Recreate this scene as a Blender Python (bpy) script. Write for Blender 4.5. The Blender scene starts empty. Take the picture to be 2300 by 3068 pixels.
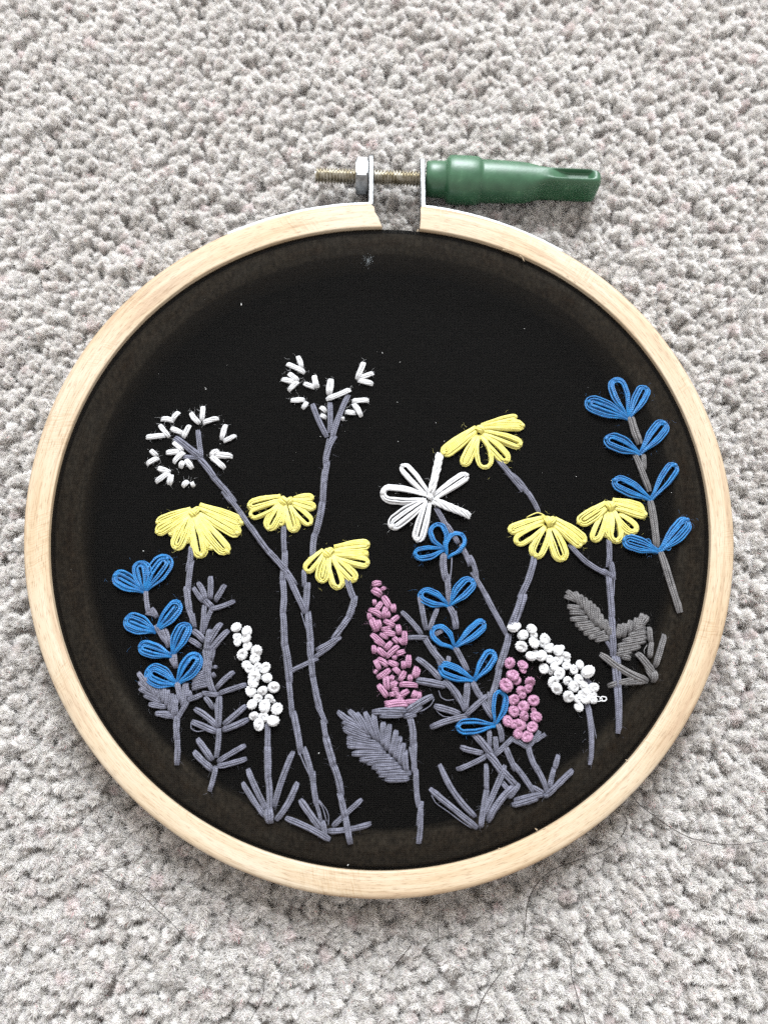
import bpy, math, random
import numpy as np
from mathutils import Matrix, Vector

random.seed(7)
rng = np.random.default_rng(11)
C = bpy.context.scene.collection
scene = bpy.context.scene
MM = 0.001

# ------------------------------------------------------------------ camera
ZT = 10.0                       # top of the outer ring above the carpet tips (mm)
ZF = ZT - 0.9                   # the stretched fabric
FPX = 2450.0
TX, TY, TD = -1.18, -38.61, 168.26
PITCH, YAW = 0.23074, -0.01063
_Rx = np.array([[1, 0, 0], [0, math.cos(PITCH), -math.sin(PITCH)], [0, math.sin(PITCH), math.cos(PITCH)]])
_Ry = np.array([[math.cos(YAW), 0, math.sin(YAW)], [0, 1, 0], [-math.sin(YAW), 0, math.cos(YAW)]])
CAMR = _Rx @ _Ry
CAMP = np.array([TX, TY, TD + ZT])
cd = bpy.data.cameras.new("camera")
cd.sensor_fit = 'VERTICAL'
cd.sensor_height = 36.0
cd.lens = 36.0 * FPX / 3068.0
cd.clip_start = 0.005
cd.clip_end = 50.0
cam = bpy.data.objects.new("camera", cd)
C.objects.link(cam)
M4 = Matrix([list(CAMR[i]) + [CAMP[i] * MM] for i in range(3)] + [[0, 0, 0, 1]])
cam.matrix_world = M4
cd.dof.use_dof = True
cd.dof.focus_distance = 0.172
cd.dof.aperture_fstop = 15.0
scene.camera = cam

# ------------------------------------------------------------------ light: a large window beyond the top of the hoop, and the room round it
w = bpy.data.worlds.new("World")
scene.world = w
w.use_nodes = True
bg = w.node_tree.nodes["Background"]
bg.inputs[0].default_value = (1.0, 0.965, 0.935, 1)
bg.inputs[1].default_value = 1.22
ld = bpy.data.lights.new("window_light", 'AREA')
ld.shape = 'RECTANGLE'
ld.size, ld.size_y = 1.25, 1.4
ld.energy = 228.0
ld.color = (0.91, 0.96, 1.0)
lo = bpy.data.objects.new("window_light", ld)
C.objects.link(lo)
lo.location = (0.06, 2.07, 1.80)
lo.rotation_euler = (Vector((0, 0, 0)) - Vector(lo.location)).to_track_quat('-Z', 'Y').to_euler()

scene.view_settings.view_transform = 'Standard'
scene.view_settings.look = 'None'
scene.view_settings.exposure = 0.0
scene.view_settings.gamma = 1.0
scene.cycles.max_bounces = 12
scene.cycles.diffuse_bounces = 8
scene.cycles.use_denoising = False
scene.cycles.sample_clamp_indirect = 4.0
scene.cycles.transparent_max_bounces = 8


# ------------------------------------------------------------------ from the photograph's pixels to the plane where a thing lies
def U(u, v, z):
    d = CAMR @ np.array([(u - 1150.0) / FPX, -(v - 1534.0) / FPX, -1.0])
    t = (z - CAMP[2]) / d[2]
    return (CAMP + d * t)[:2]


CROP = dict(A=(300, 1100, 3.316), B=(750, 1000, 3.316), C=(300, 1500, 3.316), D=(350, 1900, 3.316), E=(700, 1450, 3.316),
            F=(780, 1900, 3.316), G=(780, 2100, 3.316), H=(1050, 1200, 3.316), I=(1000, 1650, 3.316), J=(980, 2000, 3.316),
            K=(1250, 1900, 3.316), L=(1250, 2150, 3.316), M=(1450, 1400, 3.316), N=(1650, 1700, 3.316), O=(1700, 1100, 3.316),
            P=(1750, 1400, 4.145), Q=(1500, 1830, 4.737), R=(680, 1840, 5.53), S=(1500, 2000, 2.0725), T=(850, 400, 1.658),
            V=(1350, 1230, 6.63), W=(0, 0, 1.0))


def X(k, x, y, z=ZF):
    ox, oy, s = CROP[k]
    return U(ox + x / s, oy + y / s, z)


PXMM = 0.0700                     # one photograph pixel on the fabric, in mm


def WD(k, wpx):
    return wpx / CROP[k][2] * PXMM


ARRIS = 10.4                      # length round the ring's section where its outer upper edge lies


# ------------------------------------------------------------------ materials
def new_mat(name):
    m = bpy.data.materials.new(name)
    m.use_nodes = True
    return m, m.node_tree.nodes, m.node_tree.links, m.node_tree.nodes["Principled BSDF"]


def srgb(r, g, b):
    f = lambda c: (c / 255 / 12.92) if c / 255 <= 0.04045 else ((c / 255 + 0.055) / 1.055) ** 2.4
    return (f(r), f(g), f(b), 1)


def thread_mat(name, c0, c1, rough=0.55, sheen=0.25, ply=0.00005):
    """Cotton floss: colour wanders a little along the thread, plied twist as relief along the UV length."""
    m, N, L, b = new_mat(name)
    tc = N.new("ShaderNodeTexCoord")
    nz = N.new("ShaderNodeTexNoise"); nz.inputs["Scale"].default_value = 900
    nz.inputs["Detail"].default_value = 3
    L.new(tc.outputs["Object"], nz.inputs["Vector"])
    rp = N.new("ShaderNodeValToRGB")
    rp.color_ramp.elements[0].color = c0; rp.color_ramp.elements[0].position = 0.3
    rp.color_ramp.elements[1].color = c1; rp.color_ramp.elements[1].position = 0.72
    L.new(nz.outputs["Fac"], rp.inputs["Fac"])
    uv = N.new("ShaderNodeUVMap"); uv.uv_map = "UVMap"
    sp = N.new("ShaderNodeSeparateXYZ"); L.new(uv.outputs["UV"], sp.inputs[0])
    m1 = N.new("ShaderNodeMath"); m1.operation = 'MULTIPLY'; m1.inputs[1].default_value = 2 * math.pi / 0.44
    L.new(sp.outputs["X"], m1.inputs[0])
    m2 = N.new("ShaderNodeMath"); m2.operation = 'MULTIPLY_ADD'; m2.inputs[1].default_value = 4 * math.pi
    L.new(sp.outputs["Y"], m2.inputs[0]); L.new(m1.outputs[0], m2.inputs[2])
    sn = N.new("ShaderNodeMath"); sn.operation = 'SINE'; L.new(m2.outputs[0], sn.inputs[0])
    bp = N.new("ShaderNodeBump"); bp.inputs["Strength"].default_value = 0.6; bp.inputs["Distance"].default_value = ply
    L.new(sn.outputs[0], bp.inputs["Height"])
    L.new(bp.outputs["Normal"], b.inputs["Normal"])
    L.new(rp.outputs["Color"], b.inputs["Base Color"])
    tl = N.new("ShaderNodeBsdfTranslucent"); L.new(rp.outputs["Color"], tl.inputs["Color"])
    mx = N.new("ShaderNodeMixShader"); mx.inputs[0].default_value = 0.2
    L.new(b.outputs[0], mx.inputs[1]); L.new(tl.outputs[0], mx.inputs[2])
    L.new(mx.outputs[0], N["Material Output"].inputs["Surface"])
    b.inputs["Roughness"].default_value = rough
    b.inputs["Sheen Weight"].default_value = sheen
    b.inputs["Sheen Roughness"].default_value = 0.4
    b.inputs["Specular IOR Level"].default_value = 0.45
    return m


MAT = {}
MAT['grey'] = thread_mat("slate_grey_floss", (0.070, 0.071, 0.098, 1), (0.158, 0.160, 0.212, 1), 0.45)
MAT['brown_grey'] = thread_mat("taupe_grey_floss", (0.068, 0.064, 0.066, 1), (0.150, 0.142, 0.142, 1), 0.36)
MAT['white'] = thread_mat("white_floss", (0.54, 0.54, 0.555, 1), (0.64, 0.64, 0.645, 1), 0.7, 0.2, 0.00003)
MAT['yellow'] = thread_mat("yellow_floss", (0.62, 0.55, 0.125, 1), (0.70, 0.645, 0.22, 1), 0.6, 0.2, 0.00003)
MAT['blue'] = thread_mat("blue_floss", (0.0, 0.078, 0.245, 1), (0.002, 0.168, 0.43, 1), 0.38)
MAT['pink'] = thread_mat("mauve_pink_floss", (0.28, 0.12, 0.205, 1), (0.41, 0.215, 0.325, 1), 0.34)


def fabric_material():
    m, N, L, b = new_mat("sheer_black_cotton")
    tc = N.new("ShaderNodeTexCoord")
    nz = N.new("ShaderNodeTexNoise"); nz.inputs["Scale"].default_value = 1700; nz.inputs["Detail"].default_value = 2
    L.new(tc.outputs["Object"], nz.inputs["Vector"])
    wx = N.new("ShaderNodeTexWave"); wx.bands_direction = 'X'; wx.inputs["Scale"].default_value = 900
    wy = N.new("ShaderNodeTexWave"); wy.bands_direction = 'Y'; wy.inputs["Scale"].default_value = 900
    for q in (wx, wy):
        q.inputs["Distortion"].default_value = 1.5; q.inputs["Detail"].default_value = 1
        q.inputs["Detail Scale"].default_value = 2.0
        L.new(tc.outputs["Object"], q.inputs["Vector"])
    ad = N.new("ShaderNodeMath"); ad.operation = 'MULTIPLY'
    L.new(wx.outputs["Fac"], ad.inputs[0]); L.new(wy.outputs["Fac"], ad.inputs[1])
    mx = N.new("ShaderNodeMath"); mx.operation = 'MULTIPLY'
    L.new(ad.outputs[0], mx.inputs[0]); L.new(nz.outputs["Fac"], mx.inputs[1])
    big = N.new("ShaderNodeTexNoise"); big.inputs["Scale"].default_value = 60; big.inputs["Detail"].default_value = 4
    L.new(tc.outputs["Object"], big.inputs["Vector"])
    rp = N.new("ShaderNodeValToRGB")
    rp.color_ramp.elements[0].color = (0.0006, 0.00055, 0.0005, 1); rp.color_ramp.elements[0].position = 0.0
    rp.color_ramp.elements[1].color = (0.0062, 0.0055, 0.0050, 1); rp.color_ramp.elements[1].position = 0.75
    L.new(mx.outputs[0], rp.inputs["Fac"])
    L.new(rp.outputs["Color"], b.inputs["Base Color"])
    rp.color_ramp.elements[1].position = 0.5
    # faint crepe puckering of the stretched cloth
    cr = N.new("ShaderNodeTexNoise"); cr.inputs["Scale"].default_value = 330; cr.inputs["Detail"].default_value = 4
    L.new(tc.outputs["Object"], cr.inputs["Vector"])
    b0 = N.new("ShaderNodeBump"); b0.inputs["Strength"].default_value = 0.6; b0.inputs["Distance"].default_value = 0.0005
    L.new(cr.outputs["Fac"], b0.inputs["Height"])
    bp = N.new("ShaderNodeBump"); bp.inputs["Strength"].default_value = 0.7; bp.inputs["Distance"].default_value = 0.00014
    L.new(b0.outputs["Normal"], bp.inputs["Normal"])
    L.new(mx.outputs[0], bp.inputs["Height"]); L.new(bp.outputs["Normal"], b.inputs["Normal"])
    b.inputs["Roughness"].default_value = 0.85
    b.inputs["Specular IOR Level"].default_value = 0.05
    tr = N.new("ShaderNodeBsdfTransparent")
    mix = N.new("ShaderNodeMixShader")
    # the open weave lets a little of the ring below show through
    op = N.new("ShaderNodeMapRange"); op.inputs["To Min"].default_value = 0.02; op.inputs["To Max"].default_value = 0.27
    L.new(nz.outputs["Fac"], op.inputs["Value"])
    L.new(op.outputs[0], mix.inputs[0])
    L.new(b.outputs[0], mix.inputs[1]); L.new(tr.outputs[0], mix.inputs[2])
    out = N["Material Output"]; L.new(mix.outputs[0], out.inputs["Surface"])
    return m


def wood_material(name="pale_beech_wood"):
    """Grain runs along the ring: UV x is the length along it in metres, y the height round its section."""
    m, N, L, b = new_mat(name)
    uv = N.new("ShaderNodeUVMap"); uv.uv_map = "UVMap"
    mp = N.new("ShaderNodeMapping"); mp.inputs["Scale"].default_value = (28, 520, 1)
    mp.inputs["Rotation"].default_value = (0, 0, 0.0)
    L.new(uv.outputs["UV"], mp.inputs["Vector"])
    n1 = N.new("ShaderNodeTexNoise"); n1.inputs["Scale"].default_value = 1.0; n1.inputs["Detail"].default_value = 5
    n1.inputs["Distortion"].default_value = 0.6
    L.new(mp.outputs[0], n1.inputs["Vector"])
    rp = N.new("ShaderNodeValToRGB")
    e = rp.color_ramp.elements
    e[0].position = 0.28; e[0].color = (0.305, 0.225, 0.155, 1)
    e[1].position = 0.62; e[1].color = (0.40, 0.338, 0.258, 1)
    e2 = e.new(0.44); e2.color = (0.37, 0.30, 0.215, 1)
    L.new(n1.outputs["Fac"], rp.inputs["Fac"])
    # fine dark pores, short streaks along the grain
    mp2 = N.new("ShaderNodeMapping"); mp2.inputs["Scale"].default_value = (420, 5200, 1)
    L.new(uv.outputs["UV"], mp2.inputs["Vector"])
    n2 = N.new("ShaderNodeTexNoise"); n2.inputs["Scale"].default_value = 1.0; n2.inputs["Detail"].default_value = 3
    L.new(mp2.outputs[0], n2.inputs["Vector"])
    r2 = N.new("ShaderNodeValToRGB")
    r2.color_ramp.elements[0].position = 0.30; r2.color_ramp.elements[0].color = (0.50, 0.42, 0.35, 1)
    r2.color_ramp.elements[1].position = 0.46; r2.color_ramp.elements[1].color = (1, 1, 1, 1)
    L.new(n2.outputs["Fac"], r2.inputs["Fac"])
    mul = N.new("ShaderNodeMixRGB"); mul.blend_type = 'MULTIPLY'; mul.inputs[0].default_value = 0.75
    L.new(rp.outputs[0], mul.inputs[1]); L.new(r2.outputs[0], mul.inputs[2])
    # slanting saw scratches, in patches
    mp3 = N.new("ShaderNodeMapping"); mp3.inputs["Rotation"].default_value = (0, 0, 0.62); mp3.inputs["Scale"].default_value = (3800, 240, 1)
    L.new(uv.outputs["UV"], mp3.inputs["Vector"])
    n3 = N.new("ShaderNodeTexNoise"); n3.inputs["Scale"].default_value = 1.0; n3.inputs["Detail"].default_value = 2
    L.new(mp3.outputs[0], n3.inputs["Vector"])
    n4 = N.new("ShaderNodeTexNoise"); n4.inputs["Scale"].default_value = 55.0
    L.new(uv.outputs["UV"], n4.inputs["Vector"])
    pm = N.new("ShaderNodeMapRange"); pm.inputs["From Min"].default_value = 0.42; pm.inputs["From Max"].default_value = 0.6
    L.new(n4.outputs["Fac"], pm.inputs["Value"])
    sc_ = N.new("ShaderNodeMath"); sc_.operation = 'MULTIPLY'
    L.new(n3.outputs["Fac"], sc_.inputs[0]); L.new(pm.outputs[0], sc_.inputs[1])
    r3 = N.new("ShaderNodeValToRGB")
    r3.color_ramp.elements[0].position = 0.45; r3.color_ramp.elements[0].color = (1, 1, 1, 1)
    r3.color_ramp.elements[1].position = 0.7; r3.color_ramp.elements[1].color = (0.80, 0.72, 0.62, 1)
    L.new(sc_.outputs[0], r3.inputs["Fac"])
    # a few long growth-ring lines
    mp7 = N.new("ShaderNodeMapping"); mp7.inputs["Scale"].default_value = (11, 620, 1)
    L.new(uv.outputs["UV"], mp7.inputs["Vector"])
    n7 = N.new("ShaderNodeTexNoise"); n7.inputs["Scale"].default_value = 1.0; n7.inputs["Detail"].default_value = 2
    L.new(mp7.outputs[0], n7.inputs["Vector"])
    r7 = N.new("ShaderNodeValToRGB")
    q7 = r7.color_ramp.elements
    q7[0].position = 0.455; q7[0].color = (1, 1, 1, 1); q7[1].position = 0.545; q7[1].color = (1, 1, 1, 1)
    for p_, c_ in ((0.485, (0.95, 0.92, 0.88, 1)), (0.50, (0.66, 0.56, 0.46, 1)), (0.512, (0.97, 0.95, 0.93, 1))):
        e7 = q7.new(p_); e7.color = c_
    L.new(n7.outputs["Fac"], r7.inputs["Fac"])
    mu7 = N.new("ShaderNodeMixRGB"); mu7.blend_type = 'MULTIPLY'; mu7.inputs[0].default_value = 0.6
    L.new(mul.outputs[0], mu7.inputs[1]); L.new(r7.outputs[0], mu7.inputs[2])
    mu2 = N.new("ShaderNodeMixRGB"); mu2.blend_type = 'MULTIPLY'; mu2.inputs[0].default_value = 0.8
    L.new(mu7.outputs[0], mu2.inputs[1]); L.new(r3.outputs[0], mu2.inputs[2])
    # broad warm blotches of handling
    n5 = N.new("ShaderNodeTexNoise"); n5.inputs["Scale"].default_value = 38; n5.inputs["Detail"].default_value = 3
    tc = N.new("ShaderNodeTexCoord"); L.new(tc.outputs["Object"], n5.inputs["Vector"])
    r5 = N.new("ShaderNodeValToRGB")
    r5.color_ramp.elements[0].position = 0.35; r5.color_ramp.elements[0].color = (1, 1, 1, 1)
    r5.color_ramp.elements[1].position = 0.75; r5.color_ramp.elements[1].color = (0.93, 0.83, 0.70, 1)
    L.new(n5.outputs["Fac"], r5.inputs["Fac"])
    mu3 = N.new("ShaderNodeMixRGB"); mu3.blend_type = 'MULTIPLY'; mu3.inputs[0].default_value = 0.8
    L.new(mu2.outputs[0], mu3.inputs[1]); L.new(r5.outputs[0], mu3.inputs[2])
    # brown wear along the outer arris, in uneven patches
    su = N.new("ShaderNodeSeparateXYZ"); L.new(uv.outputs["UV"], su.inputs[0])
    d_ = N.new("ShaderNodeMath"); d_.operation = 'SUBTRACT'; d_.inputs[1].default_value = ARRIS * MM
    L.new(su.outputs["Y"], d_.inputs[0])
    ab = N.new("ShaderNodeMath"); ab.operation = 'ABSOLUTE'; L.new(d_.outputs[0], ab.inputs[0])
    fr = N.new("ShaderNodeMapRange"); fr.inputs["From Min"].default_value = 0.0012; fr.inputs["From Max"].default_value = 0.0
    L.new(ab.outputs[0], fr.inputs["Value"])
    n6 = N.new("ShaderNodeTexNoise"); n6.inputs["Scale"].default_value = 95; n6.inputs["Detail"].default_value = 8; n6.inputs["Roughness"].default_value = 0.7
    L.new(tc.outputs["Object"], n6.inputs["Vector"])
    r6 = N.new("ShaderNodeMapRange"); r6.inputs["From Min"].default_value = 0.44; r6.inputs["From Max"].default_value = 0.66
    L.new(n6.outputs["Fac"], r6.inputs["Value"])
    w6 = N.new("ShaderNodeMath"); w6.operation = 'MULTIPLY'; L.new(fr.outputs[0], w6.inputs[0]); L.new(r6.outputs[0], w6.inputs[1])
    mu4 = N.new("ShaderNodeMixRGB"); mu4.blend_type = 'MULTIPLY'; mu4.inputs[2].default_value = (0.72, 0.55, 0.40, 1)
    L.new(w6.outputs[0], mu4.inputs[0]); L.new(mu3.outputs[0], mu4.inputs[1])
    L.new(mu4.outputs[0], b.inputs["Base Color"])
    bp = N.new("ShaderNodeBump"); bp.inputs["Strength"].default_value = 0.35; bp.inputs["Distance"].default_value = 0.00012
    adh = N.new("ShaderNodeMath"); adh.operation = 'SUBTRACT'
    L.new(n2.outputs["Fac"], adh.inputs[0]); L.new(sc_.outputs[0], adh.inputs[1])
    L.new(adh.outputs[0], bp.inputs["Height"]); L.new(bp.outputs["Normal"], b.inputs["Normal"])
    b.inputs["Roughness"].default_value = 0.62
    b.inputs["Specular IOR Level"].default_value = 0.3
    return m


def metal_material(name, c0, c1, rough, scale=700):
    m, N, L, b = new_mat(name)
    tc = N.new("ShaderNodeTexCoord")
    nz = N.new("ShaderNodeTexNoise"); nz.inputs["Scale"].default_value = scale; nz.inputs["Detail"].default_value = 6
    L.new(tc.outputs["Object"], nz.inputs["Vector"])
    rp = N.new("ShaderNodeValToRGB")
    rp.color_ramp.elements[0].color = c0; rp.color_ramp.elements[0].position = 0.38
    rp.color_ramp.elements[1].color = c1; rp.color_ramp.elements[1].position = 0.62
    L.new(nz.outputs["Fac"], rp.inputs["Fac"]); L.new(rp.outputs[0], b.inputs["Base Color"])
    rr = N.new("ShaderNodeMapRange"); rr.inputs["To Min"].default_value = rough - 0.1; rr.inputs["To Max"].default_value = rough + 0.15
    L.new(nz.outputs["Fac"], rr.inputs["Value"]); L.new(rr.outputs[0], b.inputs["Roughness"])
    bp = N.new("ShaderNodeBump"); bp.inputs["Strength"].default_value = 0.12; bp.inputs["Distance"].default_value = 0.00006
    L.new(nz.outputs["Fac"], bp.inputs["Height"]); L.new(bp.outputs["Normal"], b.inputs["Normal"])
    b.inputs["Metallic"].default_value = 0.9
    return m


def plastic_material():
    m, N, L, b = new_mat("green_plastic")
    tc = N.new("ShaderNodeTexCoord")
    nz = N.new("ShaderNodeTexNoise"); nz.inputs["Scale"].default_value = 350; nz.inputs["Detail"].default_value = 6
    L.new(tc.outputs["Object"], nz.inputs["Vector"])
    rp = N.new("ShaderNodeValToRGB")
    e = rp.color_ramp.elements
    e[0].color = (0.015, 0.062, 0.028, 1); e[0].position = 0.35
    e[1].color = (0.027, 0.089, 0.043, 1); e[1].position = 0.66
    e3 = e.new(0.80); e3.color = (0.075, 0.17, 0.09, 1)
    L.new(nz.outputs["Fac"], rp.inputs["Fac"]); L.new(rp.outputs[0], b.inputs["Base Color"])
    n2 = N.new("ShaderNodeTexNoise"); n2.inputs["Scale"].default_value = 1800; n2.inputs["Detail"].default_value = 4
    L.new(tc.outputs["Object"], n2.inputs["Vector"])
    bp = N.new("ShaderNodeBump"); bp.inputs["Strength"].default_value = 0.25; bp.inputs["Distance"].default_value = 0.0001
    L.new(n2.outputs["Fac"], bp.inputs["Height"]); L.new(bp.outputs["Normal"], b.inputs["Normal"])
    b.inputs["Roughness"].default_value = 0.42
    return m


def plain_mat(name, c, rough=0.7):
    m, N, L, b = new_mat(name)
    tc = N.new("ShaderNodeTexCoord")
    nz = N.new("ShaderNodeTexNoise"); nz.inputs["Scale"].default_value = 800
    L.new(tc.outputs["Object"], nz.inputs["Vector"])
    rp = N.new("ShaderNodeValToRGB")
    rp.color_ramp.elements[0].color = tuple(x * 0.75 for x in c[:3]) + (1,)
    rp.color_ramp.elements[1].color = tuple(min(1, x * 1.2) for x in c[:3]) + (1,)
    L.new(nz.outputs["Fac"], rp.inputs["Fac"]); L.new(rp.outputs[0], b.inputs["Base Color"])
    b.inputs["Roughness"].default_value = rough
    return m


def pile_material():
    m, N, L, b = new_mat("grey_carpet_fibre")
    oi = N.new("ShaderNodeObjectInfo")
    rp = N.new("ShaderNodeValToRGB")
    e = rp.color_ramp.elements
    e[0].position = 0.0; e[0].color = (0.89, 0.875, 0.865, 1)
    e[1].position = 0.3; e[1].color = (0.925, 0.92, 0.915, 1)
    for p_, c_ in ((0.62, (0.95, 0.948, 0.946, 1)), (0.93, (0.95, 0.945, 0.94, 1)), (0.965, (0.91, 0.885, 0.88, 1)), (0.99, (0.92, 0.875, 0.875, 1))):
        q = e.new(p_); q.color = c_
    L.new(oi.outputs["Random"], rp.inputs["Fac"])
    at = N.new("ShaderNodeAttribute"); at.attribute_name = "tint"
    vm = N.new("ShaderNodeMixRGB"); vm.blend_type = 'MULTIPLY'; vm.inputs[0].default_value = 1.0
    L.new(rp.outputs[0], vm.inputs[1]); L.new(at.outputs["Color"], vm.inputs[2])
    L.new(vm.outputs[0], b.inputs["Base Color"])
    b.inputs["Roughness"].default_value = 0.36
    b.inputs["Specular IOR Level"].default_value = 0.6
    tl = N.new("ShaderNodeBsdfTranslucent"); L.new(vm.outputs[0], tl.inputs["Color"])
    mix = N.new("ShaderNodeMixShader"); mix.inputs[0].default_value = 0.48
    L.new(b.outputs[0], mix.inputs[1]); L.new(tl.outputs[0], mix.inputs[2])
    L.new(mix.outputs[0], N["Material Output"].inputs["Surface"])
    return m


# ------------------------------------------------------------------ mesh helpers (all lengths in mm until built)
class MB:
    """Collects quads and triangles of tubes and grids; build() links them as ONE mesh object."""
    def __init__(self):
        self.v, self.q, self.uv, self.n = [], [], [], 0

    def tubes(self, P, r, sides=5, caps=True):
        """P: (K, N, 3) centre lines; r: scalar, (N,), (K,) or (K, N)."""
        P = np.asarray(P, float)
        if P.ndim == 2:
            P = P[None]
        K, Nn, _ = P.shape
        r = np.asarray(r, float)
        if r.ndim == 0: r = np.full((K, Nn), float(r))
        elif r.ndim == 1: r = np.tile(r, (K, 1)) if len(r) == Nn else np.tile(r[:, None], (1, Nn))
        T = np.gradient(P, axis=1)
        T /= np.linalg.norm(T, axis=2, keepdims=True) + 1e-9
        up = np.zeros_like(T); up[..., 2] = 1.0
        steep = np.abs(T[..., 2]) > 0.95
        up[steep] = (0.0, 1.0, 0.0)
        A = np.cross(T, up); A /= np.linalg.norm(A, axis=2, keepdims=True) + 1e-9
        B = np.cross(A, T)
        th = np.arange(sides) * 2 * math.pi / sides
        V = P[:, :, None, :] + r[:, :, None, None] * (A[:, :, None, :] * np.cos(th)[None, None, :, None] + B[:, :, None, :] * np.sin(th)[None, None, :, None])
        ln = np.concatenate([np.zeros((K, 1)), np.cumsum(np.linalg.norm(np.diff(P, axis=1), axis=2), axis=1)], axis=1)
        ln = ln + rng.uniform(0, 5, (K, 1))              # plies of neighbouring strands are not in step
        base = self.n
        self.v.append(V.reshape(-1, 3))
        k = np.arange(K)[:, None, None] * Nn * sides
        i = np.arange(Nn - 1)[None, :, None] * sides
        j = np.arange(sides)[None, None, :]
        j2 = (j + 1) % sides
        q = np.stack([k + i + j, k + i + j2, k + i + sides + j2, k + i + sides + j], -1).reshape(-1, 4) + base
        self.q.append(q)
        u0 = np.broadcast_to(ln[:, :-1, None], (K, Nn - 1, sides)); u1 = np.broadcast_to(ln[:, 1:, None], (K, Nn - 1, sides))
        v0 = np.broadcast_to((j / sides), (K, Nn - 1, sides)); v1 = np.broadcast_to(((j + 1) / sides), (K, Nn - 1, sides))
        self.uv.append(np.stack([np.stack([u0, v0], -1), np.stack([u0, v1], -1), np.stack([u1, v1], -1), np.stack([u1, v0], -1)], -2).reshape(-1, 2))
        self.n += K * Nn * sides
        if caps:
            for e in (0, Nn - 1):
                for s in range(1, sides - 2, 2) if sides > 4 else ((1,) if sides == 4 else ()):
                    pass
        return self

    def grid(self, V, wrap_u=False, wrap_v=False, uv=None):
        """V: (A, B, 3) grid of points."""
        V = np.asarray(V, float)
        A, B, _ = V.shape
        base = self.n
        self.v.append(V.reshape(-1, 3)); self.n += A * B
        ia = np.arange(A if wrap_u else A - 1)[:, None]; ib = np.arange(B if wrap_v else B - 1)[None, :]
        a2 = (ia + 1) % A; b2 = (ib + 1) % B
        q = np.stack([ia * B + ib, a2 * B + ib, a2 * B + b2, ia * B + b2], -1).reshape(-1, 4) + base
        self.q.append(q)
        if uv is None:
            uv = np.zeros((A, B, 2))
        uv = np.asarray(uv, float)
        if wrap_u or wrap_v:
            # uv given with the closing row/column appended
            A2, B2 = uv.shape[:2]
            f = lambda a, b: uv[np.minimum(a, A2 - 1), np.minimum(b, B2 - 1)]
            z = np.stack([f(ia, ib), f(ia + 1, ib), f(ia + 1, ib + 1), f(ia, ib + 1)], -2)
        else:
            z = np.stack([uv[ia, ib], uv[a2, ib], uv[a2, b2], uv[ia, b2]], -2)
        self.uv.append(z.reshape(-1, 2))
        return self

    def mesh(self, name, mat, smooth=True, origin=(0, 0, 0)):
        V = (np.concatenate(self.v) - np.asarray(origin, float)) * MM
        Q = np.concatenate(self.q).astype(np.int32)
        me = bpy.data.meshes.new(name)
        me.vertices.add(len(V)); me.vertices.foreach_set("co", V.astype(np.float32).ravel())
        me.loops.add(len(Q) * 4); me.loops.foreach_set("vertex_index", Q.ravel())
        me.polygons.add(len(Q))
        me.polygons.foreach_set("loop_start", np.arange(0, len(Q) * 4, 4, dtype=np.int32))
        me.polygons.foreach_set("loop_total", np.full(len(Q), 4, dtype=np.int32))
        uvl = me.uv_layers.new(name="UVMap")
        me.update(calc_edges=True)
        uvl.data.foreach_set("uv", np.concatenate(self.uv).astype(np.float32).ravel())
        me.polygons.foreach_set("use_smooth", np.full(len(Q), smooth, dtype=bool))
        me.validate()
        if mat: me.materials.append(mat)
        return me

    def build(self, name, mat, parent=None, smooth=True, origin=None):
        if origin is None:
            origin = ORIGIN.get(parent.name, (0, 0, 0)) if parent else (0, 0, 0)
        o = bpy.data.objects.new(name, self.mesh(name, mat, smooth, origin))
        C.objects.link(o)
        if parent: o.parent = parent
        return o


ORIGIN = {}


def tag(o, label=None, cat=None, group=None, kind=None):
    if label: o['label'] = label
    if cat: o['category'] = cat
    if group: o['group'] = group
    if kind: o['kind'] = kind
    return o


def thing(name, label, cat, org, group=None):
    o = bpy.data.objects.new(name, None)
    C.objects.link(o)
    o.empty_display_size = 0.005
    o.location = Vector(org) * MM
    ORIGIN[o.name] = tuple(org)
    return tag(o, label, cat, group)


def holder(name, parent, label=None):
    """A part made of several stitches: they are its children."""
    o = bpy.data.objects.new(name, None)
    C.objects.link(o)
    o.empty_display_size = 0.002
    o.parent = parent
    ORIGIN[o.name] = ORIGIN[parent.name]
    if label: o['label'] = label
    return o


# ------------------------------------------------------------------ wooden hoop
RO = lambda th: 74.98 + (0.022 * np.cos(2 * th) - 0.131 * np.sin(2 * th) - 0.004 * np.cos(3 * th) + 0.40 * np.sin(3 * th) - 0.094 * np.cos(4 * th) - 0.021 * np.sin(4 * th)) - 0.139 * np.cos(th) + 0.36 * np.sin(th)
RI = lambda th: 69.51 + (0.22 * np.cos(2 * th) + 0.195 * np.sin(2 * th) + 0.314 * np.sin(3 * th) - 0.172 * np.cos(4 * th) + 0.066 * np.sin(4 * th)) + 0.115 * np.cos(th) - 0.457 * np.sin(th)
WOOD = wood_material()
ZB = -0.8                          # hoop presses slightly into the pile


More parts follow.
